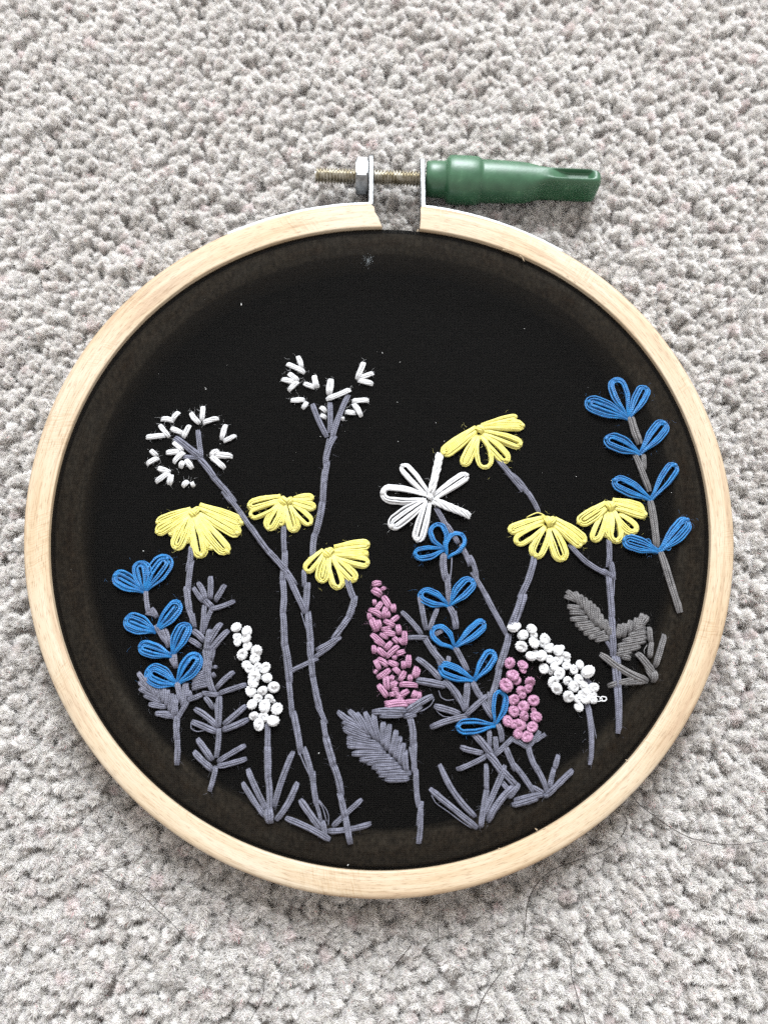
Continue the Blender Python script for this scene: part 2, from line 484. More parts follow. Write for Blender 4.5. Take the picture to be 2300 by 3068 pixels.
def ring_profile(n_round=3):
    """Section of the outer ring as (s across 0..1 inner to outer, z): rounded rectangle, anticlockwise from inner bottom."""
    pts = []
    h = ZT - ZB
    def arc(cs, cz, a0, rs, rz):
        for i in range(n_round + 1):
            a = a0 + (math.pi / 2) * i / n_round
            pts.append((cs + rs * math.cos(a), cz + rz * math.sin(a)))
    rs, rz = 0.13, 0.7
    arc(1 - rs, ZB + rz, -math.pi / 2, rs, rz)
    pts += [(1.0, ZB + 0.35 * h), (1.0, ZB + 0.7 * h)]
    arc(1 - rs * 1.6, ZT - rz * 1.3, 0, rs * 1.6, rz * 1.3)
    pts += [(0.6, ZT + 0.03), (0.4, ZT)]
    arc(0.06, ZT - 0.25, math.pi / 2, 0.06, 0.25)
    pts += [(0.0, ZB + 0.5 * h)]
    arc(rs, ZB + rz, math.pi, rs, rz)
    return pts


hoop = thing("embroidery_hoop", "round pale wooden embroidery hoop with metal screw clamp and green handle on the carpet", "embroidery hoop", (0, 0, 0))


def outer_ring():
    prof = ring_profile()
    nA = 420
    Vv, UVv = [], []
    lens = [0]
    for i in range(1, len(prof) + 1):
        a, b = prof[i - 1], prof[i % len(prof)]
        lens.append(lens[-1] + math.hypot((a[0] - b[0]) * 5.5, a[1] - b[1]))
    jag = rng.normal(0, 1, (2, len(prof)))
    for i in range(nA):
        f = i / (nA - 1)
        row, urow = [], []
        for j, (s, z) in enumerate(prof):
            # the split ends are not square: the left end slants, both are a little ragged
            a1 = math.radians(91.75 + (89.6 - 91.75) * (1 - s) + 0.10 * jag[0, j])   # left end
            a0 = math.radians(82.75 + (82.35 - 82.75) * (1 - s) + 0.08 * jag[1, j])  # right end
            th = a1 + f * (2 * math.pi - (a1 - a0))
            ri, ro = RI(th), RO(th)
            r = ri + (ro - ri) * s
            wob = 0.05 * math.sin(37 * th) * math.sin(11 * th + s * 4)
            row.append((r * math.cos(th), r * math.sin(th), z + wob * (0.6 if z > 5 else 0)))
            urow.append((f * 0.455, lens[j] * MM))
        urow.append((f * 0.455, lens[-1] * MM))
        Vv.append(row); UVv.append(urow)
    mb = MB().grid(Vv, wrap_v=True, uv=UVv)
    # end grain caps
    for e in (0, nA - 1):
        ring = np.array(Vv[e]); c = ring.mean(0)
        caps = np.stack([ring, np.repeat(c[None], len(prof), 0) + (ring - c) * 0.02])
        if e == nA - 1: caps = caps[::-1]
        uvc = np.zeros((2, len(prof) + 1, 2)); uvc[..., 0] = 0.03 * e; uvc[0, :, 1] = np.linspace(0, 0.02, len(prof) + 1); uvc[1, :, 0] += 0.002
        mb.grid(caps, wrap_v=True, uv=uvc)
    o = mb.build("outer_ring", WOOD, hoop)
    o['label'] = "pale wooden outer ring, split at the top"
    # splinters torn from the inner edge and the split ends
    sp = MB()
    for (u, v, du, dv, L_) in ((1555, 765, 8, 6, 1.0), (1563, 770, 4, 10, 0.9), (1505, 748, 14, 3, 0.8), (1252, 688, -2, 6, 0.7), (1690, 825, 8, 4, 0.6), (1712, 836, 7, 8, 0.7), (1880, 2280, -6, -3, 0.5),
                               (1637, 2480, -8, 2, 0.8), (1608, 2487, -5, -4, 0.6), (1500, 2545, -6, -3, 0.7), (760, 742, 5, 3, 0.7), (1640, 800, 6, 6, 0.8)):
        p = U(u, v, ZT - 0.2); q = U(u + du * 1.6, v + dv * 1.6, ZT - 0.2)
        t = np.linspace(0, 1, 4)
        path = np.stack([p[0] + (q[0] - p[0]) * t, p[1] + (q[1] - p[1]) * t, ZT - 0.2 + 0.3 * t], 1)
        sp.tubes(path, np.array([0.16, 0.13, 0.09, 0.02]), 4)
    s = sp.build("splinter", WOOD, o, origin=(0, 0, 0)); s['kind'] = 'stuff'
    return o


outer_ring()


def inner_ring():
    n = 240
    Vv, UVv = [], []
    for i in range(n):
        th = 2 * math.pi * i / n
        ro = RI(th) - 0.55
        ri = ro - 6.0
        row = [(ri, ZB + 0.2), (ro, ZB + 0.2), (ro, ZF - 0.9), (ro - 0.5, ZF - 0.35), (ri + 0.5, ZF - 0.35), (ri, ZF - 0.9)]
        Vv.append([(r * math.cos(th), r * math.sin(th), z) for r, z in row])
        UVv.append([(th * 0.07, 0.003 * k) for k in range(7)])
    Vv.append(Vv[0]); UVv.append([(2 * math.pi * 0.07, 0.003 * k) for k in range(7)])
    o = MB().grid(Vv, wrap_v=True, uv=UVv).build("inner_ring", WOOD, hoop)
    o['label'] = "inner ring dimly seen through the black fabric"


inner_ring()


def backing():
    # unseen dark disc added behind the hoop to keep the fabric's middle dark
    th = np.linspace(0, 2 * math.pi, 97)
    V = [[(r * math.cos(t) * (RI(t) - 6.7) / 64, r * math.sin(t) * (RI(t) - 6.7) / 64, 0.6 + 0.25 * math.sin(9 * t) * r / 64) for r in np.linspace(0, 64, 14)] for t in th]
    o = MB().grid(V).build("added_dark_backing", plain_mat("added_backing_black", (0.006, 0.006, 0.007), 0.9), hoop)
    return o


backing()

STEEL = metal_material("galvanised_steel", (0.14, 0.144, 0.148, 1), (0.30, 0.307, 0.313, 1), 0.42)
BRASSY = metal_material("tarnished_brassy_screw", (0.20, 0.17, 0.11, 1), (0.42, 0.395, 0.34, 1), 0.36, 500)
GREEN = plastic_material()
ZS = ZT - 5.0


def strip(points_in, points_out, z0, z1, name, n_extra=0):
    """A bent sheet-metal strip: inner and outer outline in plan, from z0 to z1, rounded upper and lower edge."""
    a = np.array(points_in); b = np.array(points_out)
    c = 0.25
    sec = [(0, z0 + c), (0, z1 - c), (0.2, z1), (0.8, z1), (1, z1 - c), (1, z0 + c), (0.8, z0), (0.2, z0)]
    Vv = [[((1 - s) * p[0] + s * q[0], (1 - s) * p[1] + s * q[1], z) for s, z in sec] for p, q in zip(a, b)]
    mb = MB().grid(Vv, wrap_v=True)
    for e in (0, -1):
        ring = np.array(Vv[e]); cen = ring.mean(0)
        caps = np.stack([ring, cen + (ring - cen) * 0.02])
        mb.grid(caps if e == 0 else caps[::-1], wrap_v=True)
    return mb


def bracket(side):
    # along the ring, then bent outwards into the lug the screw passes through
    t = 0.95
    if side == 'left':
        xl, xr = -2.75, -1.55                       # lug between these x
        angs = np.radians(np.linspace(117.6, 93.4, 26))
        top = 88.9
        fold = -1
    else:
        xl, xr = 9.45, 10.65
        angs = np.radians(np.linspace(56.4, 81.2, 26))
        top = 88.0
        fold = 1
    pin, pout = [], []
    for a in angs:
        r = float(RO(a)) + 0.12
        pin.append((r * math.cos(a), r * math.sin(a))); pout.append(((r + t) * math.cos(a), (r + t) * math.sin(a)))
    y0 = pin[-1][1]
    if side == 'left':
        # inner face goes to the right side of the lug
        pin += [(xr - 0.7, y0 + 0.05), (xr - 0.1, y0 + 0.5), (xr, y0 + 1.3), (xr, y0 + 5), (xr, top - 1.2)]
        pout += [(xl - 0.25, y0 + t), (xl - 0.02, y0 + t + 0.15), (xl, y0 + 1.9), (xl, y0 + 5), (xl, top - 1.2)]
    else:
        pin += [(xl + 0.7, y0 + 0.05), (xl + 0.1, y0 + 0.5), (xl, y0 + 1.3), (xl, y0 + 5), (xl, top - 1.2)]
        pout += [(xr + 0.25, y0 + t), (xr + 0.02, y0 + t + 0.15), (xr, y0 + 1.9), (xr, y0 + 5), (xr, top - 1.2)]
    mb = strip(pin, pout, ZS - 3.6, ZS + 3.6, "bracket")
    # rounded end of the lug: half disc in the y-z plane
    xa, xb = (xl, xr)
    yc, R = top - 1.3, 3.58
    seg = 18
    al = np.linspace(-math.pi / 2, math.pi / 2, seg)
    arc = [(yc + R * 0.62 * math.cos(a), ZS + R * math.sin(a)) for a in al]
    c = 0.2
    rows = []
    for x, k in ((xa, 0.0), (xa, 0.95), (xa + c, 1.0), (xb - c, 1.0), (xb, 0.95), (xb, 0.0)):
        rows.append([(x, yc + (y - yc) * k, ZS + (z - ZS) * k) for y, z in arc])
    mb.grid(rows)
    return mb


for sd in ('left', 'right'):
    o = bracket(sd).build("bracket", STEEL, hoop, smooth=True)
    o['label'] = "galvanised strip and upright lug on the left of the split" if sd == 'left' else "galvanised strip and upright lug on the right of the split, under the green handle"
    m_ = o.modifiers.new("edge", 'EDGE_SPLIT'); m_.split_angle = math.radians(40)


def axis_frame():
    a = np.array(list(U(*[850 + 158 / 1.658, 400 + 207 / 1.658], ZS)) + [ZS])
    b = np.array(list(U(*[850 + 710 / 1.658, 400 + 226 / 1.658], ZS)) + [ZS])
    d = (b - a) / np.linalg.norm(b - a)
    return a, b, d


SA, SB, SD = axis_frame()
SN = np.cross(np.array([0, 0, 1.0]), SD)         # towards the top of the picture


def lathe_along(a, d, prof, sides=40, mod=None):
    """prof: list of (distance mm, radius mm) along axis d from a."""
    n = np.cross(np.array([0, 0, 1.0]), d); n /= np.linalg.norm(n)
    up = np.cross(d, n)
    Vv = []
    for i, (s, r) in enumerate(prof):
        row = []
        for k in range(sides):
            th = 2 * math.pi * k / sides
            y, z = math.cos(th) * r, math.sin(th) * r
            if mod: y, z = mod(s, r, th, y, z)
            row.append(a + d * s + n * y + up * z)
        Vv.append(row)
    return np.array(Vv)


def screw():
    L_ = np.linalg.norm(SB - SA) + 1.0
    pitch, r0, r1 = 0.76, 1.36, 1.86
    per, sides = 8, 28
    nrow = int(L_ / pitch * per)
    n = SN; up = np.cross(SD, n)
    Vv = []
    for i in range(nrow + 1):
        s = L_ * i / nrow
        row = []
        for k in range(sides):
            th = 2 * math.pi * k / sides
            ph = (s / pitch - k / sides) % 1.0
            tri = 1 - abs(2 * ph - 1)
            r = r0 + (r1 - r0) * min(1, max(0, tri * 1.5 - 0.2))
            r *= min(1, 0.8 + s / 1.0)
            row.append(SA + SD * s + n * math.cos(th) * r + up * math.sin(th) * r)
        Vv.append(row)
    Vv = np.array(Vv)
    mb = MB().grid(Vv, wrap_v=True)
    ring = Vv[0]; c = ring.mean(0)
    mb.grid(np.stack([c + (ring - c) * 0.02, ring]), wrap_v=True)
    o = mb.build("screw", BRASSY, hoop)
    o['label'] = "tarnished brass coloured threaded screw"


screw()


def nut():
    s0 = np.dot(np.array([-5.7, SA[1], ZS]) - SA, SD); s1 = np.dot(np.array([-2.85, SA[1], ZS]) - SA, SD)
    R = 4.75
    rot = math.radians(62)
    n = SN; up = np.cross(SD, n)
    per = 8
    def hexr(th, k):
        a = (th - rot) % (math.pi / 3) - math.pi / 6
        hr = R * math.cos(math.pi / 6) / math.cos(a)
        return min(hr, R * k)
    rows = []
    sides = 48
    for s, k, f in ((s0, 0.90, 0.35), (s0, 0.90, 1), (s0 + 0.35, 1.0, 1), (s1 - 0.35, 1.0, 1), (s1, 0.90, 1), (s1, 0.90, 0.35)):
        rows.append([SA + SD * s + (n * math.cos(t) + up * math.sin(t)) * hexr(t, k) * f for t in [2 * math.pi * q / sides for q in range(sides)]])
    o = MB().grid(rows, wrap_v=True).build("nut", STEEL, hoop, smooth=True)
    m_ = o.modifiers.new("edge", 'EDGE_SPLIT'); m_.split_angle = math.radians(25)
    o['label'] = "steel hexagon nut against the left lug"


nut()


def handle():
    px = 1 / 1.658 * 0.0727          # crop pixel in mm at the screw's height
    a = SB + SD * 0.0
    e = np.array(list(U(850 + 1556 / 1.658, 400 + 262 / 1.658, ZS)) + [ZS])
    d = (e - SB); Lh = np.linalg.norm(d); d /= Lh
    k = Lh / (1556 - 710)
    S = lambda x: (x - 710) * k
    prof = [(705, 10), (705, 76), (712, 84), (740, 86), (795, 87), (803, 94), (812, 109), (822, 114), (850, 116), (920, 115), (955, 113), (968, 108), (974, 101), (985, 101), (1050, 101), (1120, 99),
            (1170, 97), (1200, 95), (1230, 92), (1260, 89), (1285, 87), (1300, 86)]
    for x in range(1315, 1540, 9): prof.append((x, 86))
    prof += [(1540, 85), (1547, 81), (1552, 73), (1555, 60), (1556, 20)]
    def sm(x): x = min(1, max(0, x)); return x * x * (3 - 2 * x)
    def mod(s, r, th, y, z):
        x = s / k + 710
        t = sm((x - 1180) / 130)                # from round to a slab standing on edge
        ct, st = math.cos(th), math.sin(th)
        if t > 0:
            p = 4.5
            q = (abs(ct) ** p + abs(st) ** p) ** (-1 / p)
            ysq, zsq = ct * q * r * 0.50, st * q * r * 1.06
            y = y * (1 - t) + ysq * t; z = z * (1 - t) + zsq * t
            if y > 0 and x > 1480: y *= math.sqrt(max(0.02, 1 - ((x - 1480) / 78.0) ** 2))
            # pocket pressed into the upper face, leaving a rim on the far side and at the tip
            u = (x - 1285) / (1525 - 1285)
            if 0 < u < 1 and z > 0:
                yy = y / (r * 0.5)
                wy = sm((yy + 0.55) / 0.3) * (1 - sm((yy - 0.50) / 0.22))
                wx = sm(u / 0.5) * (1 - sm((u - 0.86) / 0.14))
                z -= 30 * wy * wx
        return y, z
    Vv = lathe_along(a, d, [(S(x), r) for x, r in prof], 96, lambda s, r, th, y, z: mod(s, r, th, y, z))
    # radii were in crop pixels: scale the section about the axis
    out = []
    for i, (x, r) in enumerate(prof):
        c = a + d * S(x)
        out.append(c + (Vv[i] - c) * k)
    out = np.array(out)
    mb = MB().grid(out, wrap_v=True)
    # moulding seam along the front
    n = np.cross(np.array([0, 0, 1.0]), d); up = np.cross(d, n)
    o = mb.build("handle", GREEN, hoop)
    o['label'] = "scuffed green plastic turning handle on the screw"
    seam = []
    for i, (x, r) in enumerate(prof):
        if 735 < x < 1540:
            th = math.radians(180 - 20)
            kk = int(round(th / (2 * math.pi) * 96))
            c = a + d * S(x)
            seam.append(c + (out[i, kk] - c) * 1.0)
    sb = MB().tubes(np.array(seam), 0.07, 5).build("seam", GREEN, o, origin=(0, 0, 0))
    return o


handle()

# ------------------------------------------------------------------ fabric
FAB = fabric_material()


def fabric():
    nth, nr = 240, 60
    Vv = []
    for i in range(nth + 1):
        th = 2 * math.pi * i / nth
        R = float(RI(th)) + 0.02
        row = []
        for j in range(nr):
            r = R * (j / (nr - 1)) * 0.995
            z = ZF + 0.05 * math.sin(5 * th + r * 0.09) * (r / 70) + 0.04 * math.sin(r * 0.21 + 2 * math.cos(th))
            row.append((r * math.cos(th), r * math.sin(th), z))
        row.append((R * math.cos(th), R * math.sin(th), ZF - 0.25))
        row.append(((R + 0.02) * math.cos(th), (R + 0.02) * math.sin(th), ZF - 1.2))
        row.append(((R - 0.05) * math.cos(th), (R - 0.05) * math.sin(th), ZB + 1.0))
        Vv.append(row)
    o = MB().grid(Vv).build("fabric", FAB)
    tag(o, "sheer black fabric stretched tight in the wooden hoop, embroidered with flowers", "fabric")
    ch = plain_mat("pale_chalk", (0.30, 0.33, 0.35))
    mb = MB()
    for i in range(150):
        a, r = rng.uniform(0, 2 * math.pi), abs(rng.normal(0, 9))
        x, y = U(1103 + r * math.cos(a), 781 + 1.25 * r * math.sin(a), ZF + 0.06)
        s = rng.uniform(0.02, 0.055)
        t = np.linspace(0, 1, 3)
        an = rng.uniform(0, math.pi)
        mb.tubes(np.stack([x + s * 2 * t * math.cos(an), y + s * 2 * t * math.sin(an), np.full(3, ZF + 0.07)], 1), np.array([0.01, s * 0.6, 0.01]), 4)
    c = mb.build("chalk_mark", ch, o, origin=(0, 0, 0)); c['kind'] = 'stuff'; c['label'] = "small pale chalk smudge near the top of the fabric"
    lint = plain_mat("white_lint", (0.7, 0.7, 0.68))
    mb = MB()
    spots = [(723, 913, 5), (617, 1166, 3), (615, 1162, 2), (1305, 1267, 2), (1330, 1322, 2), (1145, 1058, 3), (1198, 1085, 2), (1192, 1323, 2), (430, 1651, 3), (955, 2257, 3), (1725, 1428, 2), (1830, 1440, 2), (1042, 2592, 3), (2010, 1476, 2), (455, 2087, 3), (1436, 2582, 2),
             (1190, 1205, 2), (960, 1308, 2), (1570, 985, 2), (660, 1330, 2)]
    for i in range(26):
        a, r = rng.uniform(0, 2 * math.pi), 66 * math.sqrt(rng.uniform(0, 1))
        spots.append((None, r * math.cos(a), r * math.sin(a)))
    for sp in spots:
        if sp[0] is None:
            x, y, s = sp[1], sp[2], rng.uniform(0.015, 0.034)
        else:
            (x, y), s = U(sp[0], sp[1], ZF + 0.1), sp[2] * 0.035
        an = rng.uniform(0, math.pi); t = np.linspace(-1, 1, 4)
        mb.tubes(np.stack([x + 1.6 * s * t * math.cos(an), y + 1.6 * s * t * math.sin(an) + s * 0.6 * t ** 2, np.full(4, ZF + 0.1)], 1), np.array([0.2, 1, 0.8, 0.2]) * s * 0.6, 4)
    c = mb.build("lint", lint, o, origin=(0, 0, 0)); c['kind'] = 'stuff'; c['label'] = "tiny pale specks of lint"
    return o


fabric()


# ------------------------------------------------------------------ embroidery
class Fuzz:
    """Loose cotton hairs standing off one motif's thread."""
    def __init__(self): self.p = []

    def add(self, p, n=1, spread=0.7, L_=(0.3, 1.0)):
        for _ in range(n):
            a = rng.uniform(0, 2 * math.pi); l = rng.uniform(*L_)
            q = np.array([p[0] + rng.normal(0, spread * 0.4), p[1] + rng.normal(0, spread * 0.4), ZF + rng.uniform(0.15, 0.9)])
            d = np.array([math.cos(a), math.sin(a), rng.uniform(-0.2, 0.5)]); c = np.array([-d[1], d[0], rng.uniform(-.3, .3)]) * rng.normal(0, 0.6)
            t = np.linspace(0, 1, 5)[:, None]
            self.p.append(q + d * l * t + c * l * t * t)


def stitch(mb, p0, p1, w, lift=0.0, n=6, twist=None, bow=None, ends=0.62, taper=None, r=None, arch=1.0, dip=1.0):
    """One straight stitch of n strands from p0 to p1 (mm in plan), w wide."""
    p0 = np.asarray(p0, float); p1 = np.asarray(p1, float)
    L_ = np.linalg.norm(p1 - p0)
    if L_ < 0.3:
        m = (p0 + p1) / 2; dd = np.array([0.15, 0.0]); p0, p1 = m - dd, m + dd; L_ = 0.3
    d = (p1 - p0) / L_; nrm = np.array([-d[1], d[0]])
    N = 9 if L_ > 2 else 7
    t = np.linspace(0, 1, N)
    e = np.minimum(t, 1 - t) * L_                    # distance to the nearer end
    open_ = ends + (1 - ends) * np.clip(e / (0.9 * w), 0, 1) ** 0.6
    if taper is not None:
        open_ = open_ * (taper[0] + (taper[1] - taper[0]) * t)
    r = r or w / 2 * 0.335 * math.sqrt(6.0 / n)
    tw = rng.normal(0, 0.9) if twist is None else twist
    ph0 = rng.uniform(0, 2 * math.pi)
    bow = rng.normal(0, 0.03) * L_ if bow is None else bow
    plate = (1 - dip) + dip * np.clip(e / (0.45 * w), 0, 1) ** 0.55
    P = []
    for i in range(n):
        ph = ph0 + 2 * math.pi * i / n + tw * t
        lat = np.cos(ph) * (w / 2 - r * 0.9) * open_ + bow * 4 * t * (1 - t) + rng.normal(0, 0.02, N) * w
        hz = ZF - 0.25 + (0.25 + lift + 0.26 * w * arch) * plate + np.sin(ph) * w * 0.17 * plate
        P.append(np.stack([p0[0] + d[0] * L_ * t + nrm[0] * lat, p0[1] + d[1] * L_ * t + nrm[1] * lat, hz], 1))
    rr = r * (0.75 + 0.25 * np.clip(e / (0.5 * w), 0, 1))
    mb.tubes(np.array(P), rr, 5)


def petal(mb, b, tip, w, n=6, open_=0.35, lift=0.25, r=0.175, tie=True, h=0.75, wild=0.06, basew=0.22):
    """A detached-chain loop of n strands from base b round the tip and back; open_ is the inner gap."""
    b = np.asarray(b, float); tip = np.asarray(tip, float)
    L_ = np.linalg.norm(tip - b); d = (tip - b) / L_; nrm = np.array([-d[1], d[0]])
    P = []
    asym = rng.normal(0, 0.08)
    W_max = min(w, L_ * 0.45)
    for i in range(n):
        k = open_ + (1 - open_) * (i + 0.5) / n if n > 1 else 1.0
        k += rng.normal(0, wild)
        half = []
        for sd in (1, -1):
            Wk = max(0.06, k * W_max * (1 + rng.normal(0, wild * 0.7) + asym * sd))
            Lk = L_ * (1 + rng.normal(0, 0.012)) - (1 - k) * W_max * 0.75
            b0 = basew * w * (0.25 + 0.75 * (i + 0.5) / n)
            # out along the side, then a quarter turn into the tip
            q = np.linspace(0, 1, 16)
            xs_ = np.concatenate([q * (Lk - Wk * 1.05), Lk - Wk * 1.05 + Wk * 1.05 * np.sin(np.linspace(0, math.pi / 2, 10)[1:])])
            e = np.clip(q / 0.72, 0, 1)
            ys_ = np.concatenate([b0 + (Wk - b0) * (e * e * (3 - 2 * e)), Wk * np.cos(np.linspace(0, math.pi / 2, 10)[1:])])
            dl = np.concatenate([[0], np.cumsum(np.hypot(np.diff(xs_), np.diff(ys_)))])
            u_ = np.linspace(0, dl[-1], 14)
            half.append((np.interp(u_, dl, xs_), sd * np.interp(u_, dl, ys_)))
        xx = np.concatenate([half[0][0], half[1][0][::-1][1:]]); yy = np.concatenate([half[0][1], half[1][1][::-1][1:]])
        xm = 0.5 * (half[0][0][-1] + half[1][0][-1]); xx[13] = xm
        yy = yy + rng.normal(0, 0.012, len(yy)) * w
        x = xx / L_
        z = ZF - 0.15 + (lift + h * (0.55 + 0.45 * math.sin(2.4 * (i + 1)))) * np.sin(np.pi * np.clip(x, 0, 1) * 0.80 + 0.25) ** 0.8 * np.clip(x * 6, 0, 1) ** 0.5 + 0.15
        z = z - 0.25 * h * np.clip((x - 0.85) / 0.15, 0, 1)
        P.append(np.stack([b[0] + d[0] * xx + nrm[0] * yy, b[1] + d[1] * xx + nrm[1] * yy, z], 1))
    mb.tubes(np.array(P), r, 5)
    if tie:
        q0 = b + d * L_ * 0.90; q1 = b + d * L_ * 1.01
        stitch(mb, q0, q1, r * 4.2, lift=lift + 0.25 * h, n=4, ends=0.8, r=r * 1.1)


KNOT = {}


def knot_mesh(key, variant, fat=0.36):
    if (key, variant) in KNOT: return KNOT[(key, variant)]
    lr = np.random.default_rng(100 + variant)
    mb = MB()
    turns = lr.uniform(1.9, 2.6)
    N = 34
    t = np.linspace(0, 1, N)
    a = 2 * math.pi * turns * t + lr.uniform(0, 6)
    R = (0.62 - 0.22 * np.abs(2 * t - 1) ** 2) * (1 + 0.12 * np.sin(2 * a + lr.uniform(0, 6)))
    z = 0.22 + 0.62 * t + 0.10 * np.sin(a * 1.5)
    tilt = lr.normal(0, 0.35, 2)
    P = np.stack([R * np.cos(a), R * np.sin(a), z + tilt[0] * R * np.cos(a) * 0.5 + tilt[1] * R * np.sin(a) * 0.5], 1)
    # finish over the top and down through the middle
    e = np.stack([np.linspace(P[-1, 0], -0.05, 7), np.linspace(P[-1, 1], 0.05, 7), P[-1, 2] + np.array([0, 0.06, 0.08, 0.02, -0.12, -0.3, -0.5])], 1)
    P = np.concatenate([P, e[1:]])
    T = np.gradient(P, axis=0); T /= np.linalg.norm(T, axis=1, keepdims=True)
    A = np.cross(T, [0, 0, 1.0]); A /= np.linalg.norm(A, axis=1, keepdims=True) + 1e-6
    B = np.cross(A, T)
    ln = np.concatenate([[0], np.cumsum(np.linalg.norm(np.diff(P, axis=0), axis=1))])
    strands = []
    for i in range(4):
        ph = 2 * math.pi * i / 4 + ln * 6.0
        strands.append(P + (A * np.cos(ph)[:, None] + B * np.sin(ph)[:, None]) * fat * 0.5)
    mb.tubes(np.array(strands), fat * 0.50, 6)
    # core
    th = np.linspace(0, math.pi, 6); fi = np.linspace(0, 2 * math.pi, 11)
    mb.grid(np.array([[(0.55 * math.sin(q) * math.cos(f), 0.55 * math.sin(q) * math.sin(f), 0.45 + 0.4 * math.cos(q)) for f in fi] for q in th]))
    me = mb.mesh("knot", MAT[key])
    KNOT[(key, variant)] = me
    return me


def knots(parent, key, k, data, base_lift=0.1):
    org = ORIGIN[parent.name]
    for i, (x, y, dia) in enumerate(data):
        p = X(k, x, y)
        o = bpy.data.objects.new("knot", knot_mesh(key, i % 8))
        C.objects.link(o)
        o.parent = parent
        s = WD(k, dia) / 2 * 1.04
        o.scale = (s, s, s * random.uniform(0.8, 1.05))
        o.rotation_euler = (random.uniform(-0.45, 0.45), random.uniform(-0.45, 0.45), random.uniform(0, 6.28))
        o.location = ((p[0] - org[0]) * MM, (p[1] - org[1]) * MM, (base_lift + random.uniform(0, 0.25)) * MM)


class Motif:
    def __init__(self, name, label, cat, anchor, group=None):
        p = X(*anchor)
        self.o = thing(name, label, cat, (p[0], p[1], ZF), group)
        self.fz = {}
        self.f = self.fuzz('white')

    def fuzz(self, key):
        return self.fz.setdefault(key, Fuzz())

    def part(self, name, label=None):
        return holder(name, self.o, label)

    def stitches(self, parent, key, k, rows, name="stitch", lift=0.0, n=6, **kw):
        parent = parent or self.o
        for row in rows:
            x0, y0, x1, y1 = row[:4]; wp = row[4] if len(row) > 4 else 60
            mb = MB()
            p0, p1 = X(k, x0, y0), X(k, x1, y1)
            kk = dict(kw)
            if parent.name.startswith('stem'):
                e_ = (p1 - p0) / (np.linalg.norm(p1 - p0) + 1e-6) * 0.28
                p0, p1 = p0 - e_, p1 + e_
                kk.setdefault('ends', 0.88); kk.setdefault('dip', 0.5)
            stitch(mb, p0, p1, WD(k, wp) * (0.87 if key == 'grey' else 1.0), lift=lift, n=n, **kk)
            mb.build(name, MAT[key], parent)
            L_ = np.linalg.norm(p1 - p0)
            for _ in range(int((2 + L_ * 1.2) * (2.5 if key == 'white' else 1))):
                self.fuzz(key).add(p0 + (p1 - p0) * rng.uniform(0, 1), 1, WD(k, wp) * 0.8)

    def line(self, parent, key, k, pts, w, over=0.25, **kw):
        """Split-stitch line through points."""
        rows = []
        for (a, b) in zip(pts[:-1], pts[1:]):
            rows.append((a[0], a[1], b[0], b[1], w))
        self.stitches(parent, key, k, rows, **kw)

    def petals(self, key, k, base, rows, name="petal", parent=None, n=6, **kw):
        for row in rows:
            x, y, wp = row[:3]
            opt = dict(kw)
            b = base
            if len(row) > 3 and row[3] is not None: b = row[3]
            if len(row) > 4: opt.update(row[4])
            nn = opt.pop('n', n)
            mb = MB()
            p0, p1 = X(k, *b), X(k, x, y)
            petal(mb, p0, p1, WD(k, wp), n=nn, **opt)
            mb.build(name, MAT[key], parent or self.o)
            L_ = np.linalg.norm(p1 - p0)
            for _ in range(int(4 + L_ * 1.6)):
                q = p0 + (p1 - p0) * rng.uniform(0.2, 1.0)
                self.fuzz(key).add(q, 1, WD(k, wp) * 1.6)

    def strand(self, parent, key, k, pts, r=0.11, lift=0.35):
        """A single loose strand through points (smooth)."""
        P = np.array([list(X(k, *p)) + [ZF + lift] for p in pts])
        m = len(P)
        t = np.linspace(0, m - 1, 6 * (m - 1) + 1)
        Q = np.stack([np.interp(t, range(m), P[:, i]) for i in range(3)], 1)
        for _ in range(3):
            Q[1:-1] = (Q[:-2] + 2 * Q[1:-1] + Q[2:]) / 4
        Q[0, 2] = Q[-1, 2] = ZF - 0.1
        MB().tubes(Q, r, 5).build("strand", MAT[key], parent or self.o)

    def finish(self, key='grey'):
        if self.f.p and key != 'white':
            self.fuzz(key).p += self.f.p; self.f.p = []
        for k_, f_ in self.fz.items():
            if not f_.p: continue
            mb = MB().tubes(np.array(f_.p), np.array([0.020, 0.018, 0.016, 0.012, 0.005]), 3)
            o = mb.build("fuzz", MAT[k_], self.o)
            o['kind'] = 'stuff'


def W_(pts): return pts

# ---- seed heads
m = Motif("seed_head_flower", "white and grey seed head on the left, its stalk slanting down to the right", "embroidered flower", ('A', 1000, 905), "stitched seed heads on the black fabric")
m.stitches(None, 'white', 'A', [(605,522,735,540,55),(790,447,722,532,55),(900,450,992,562,58),(1027,388,1015,538,55),(1182,512,1022,562,55),(590,570,692,698,50),(455,702,655,682,55),
    (700,608,830,662,55),(895,575,828,708,55),(1252,570,1208,722,58),(1352,680,1225,742,50),(500,825,570,882,52),(588,905,463,972,55),(728,742,828,835,55),(655,855,805,842,58),(842,848,732,958,58),
    (832,935,800,1005,64),(850,915,918,1010,60),(1180,830,1095,885,62),(1315,888,1140,880,66),(1100,885,1240,1005,60),(572,1003,702,1045,58),(695,1048,553,1148,60),(712,1068,690,1172,66),
    (880,1133,818,1190,60),(910,1140,932,1190,48)], name="seed_stitch", lift=0.1)
st = m.part("stem")
m.stitches(st, 'grey', 'A', [(755,712,992,892,85),(975,640,1005,905,66),(840,895,995,902,56),(995,920,1145,1115,72),(1115,1085,1335,1335,66),(1225,1240,1300,1345,50)])
m.stitches(st, 'grey', 'W', [(686,1490,756,1590,18),(752,1578,812,1662,19),(805,1652,862,1716,22),(850,1705,884,1752,20),(860,1716,914,1834,21)], lift=0.35)
m.finish('white')

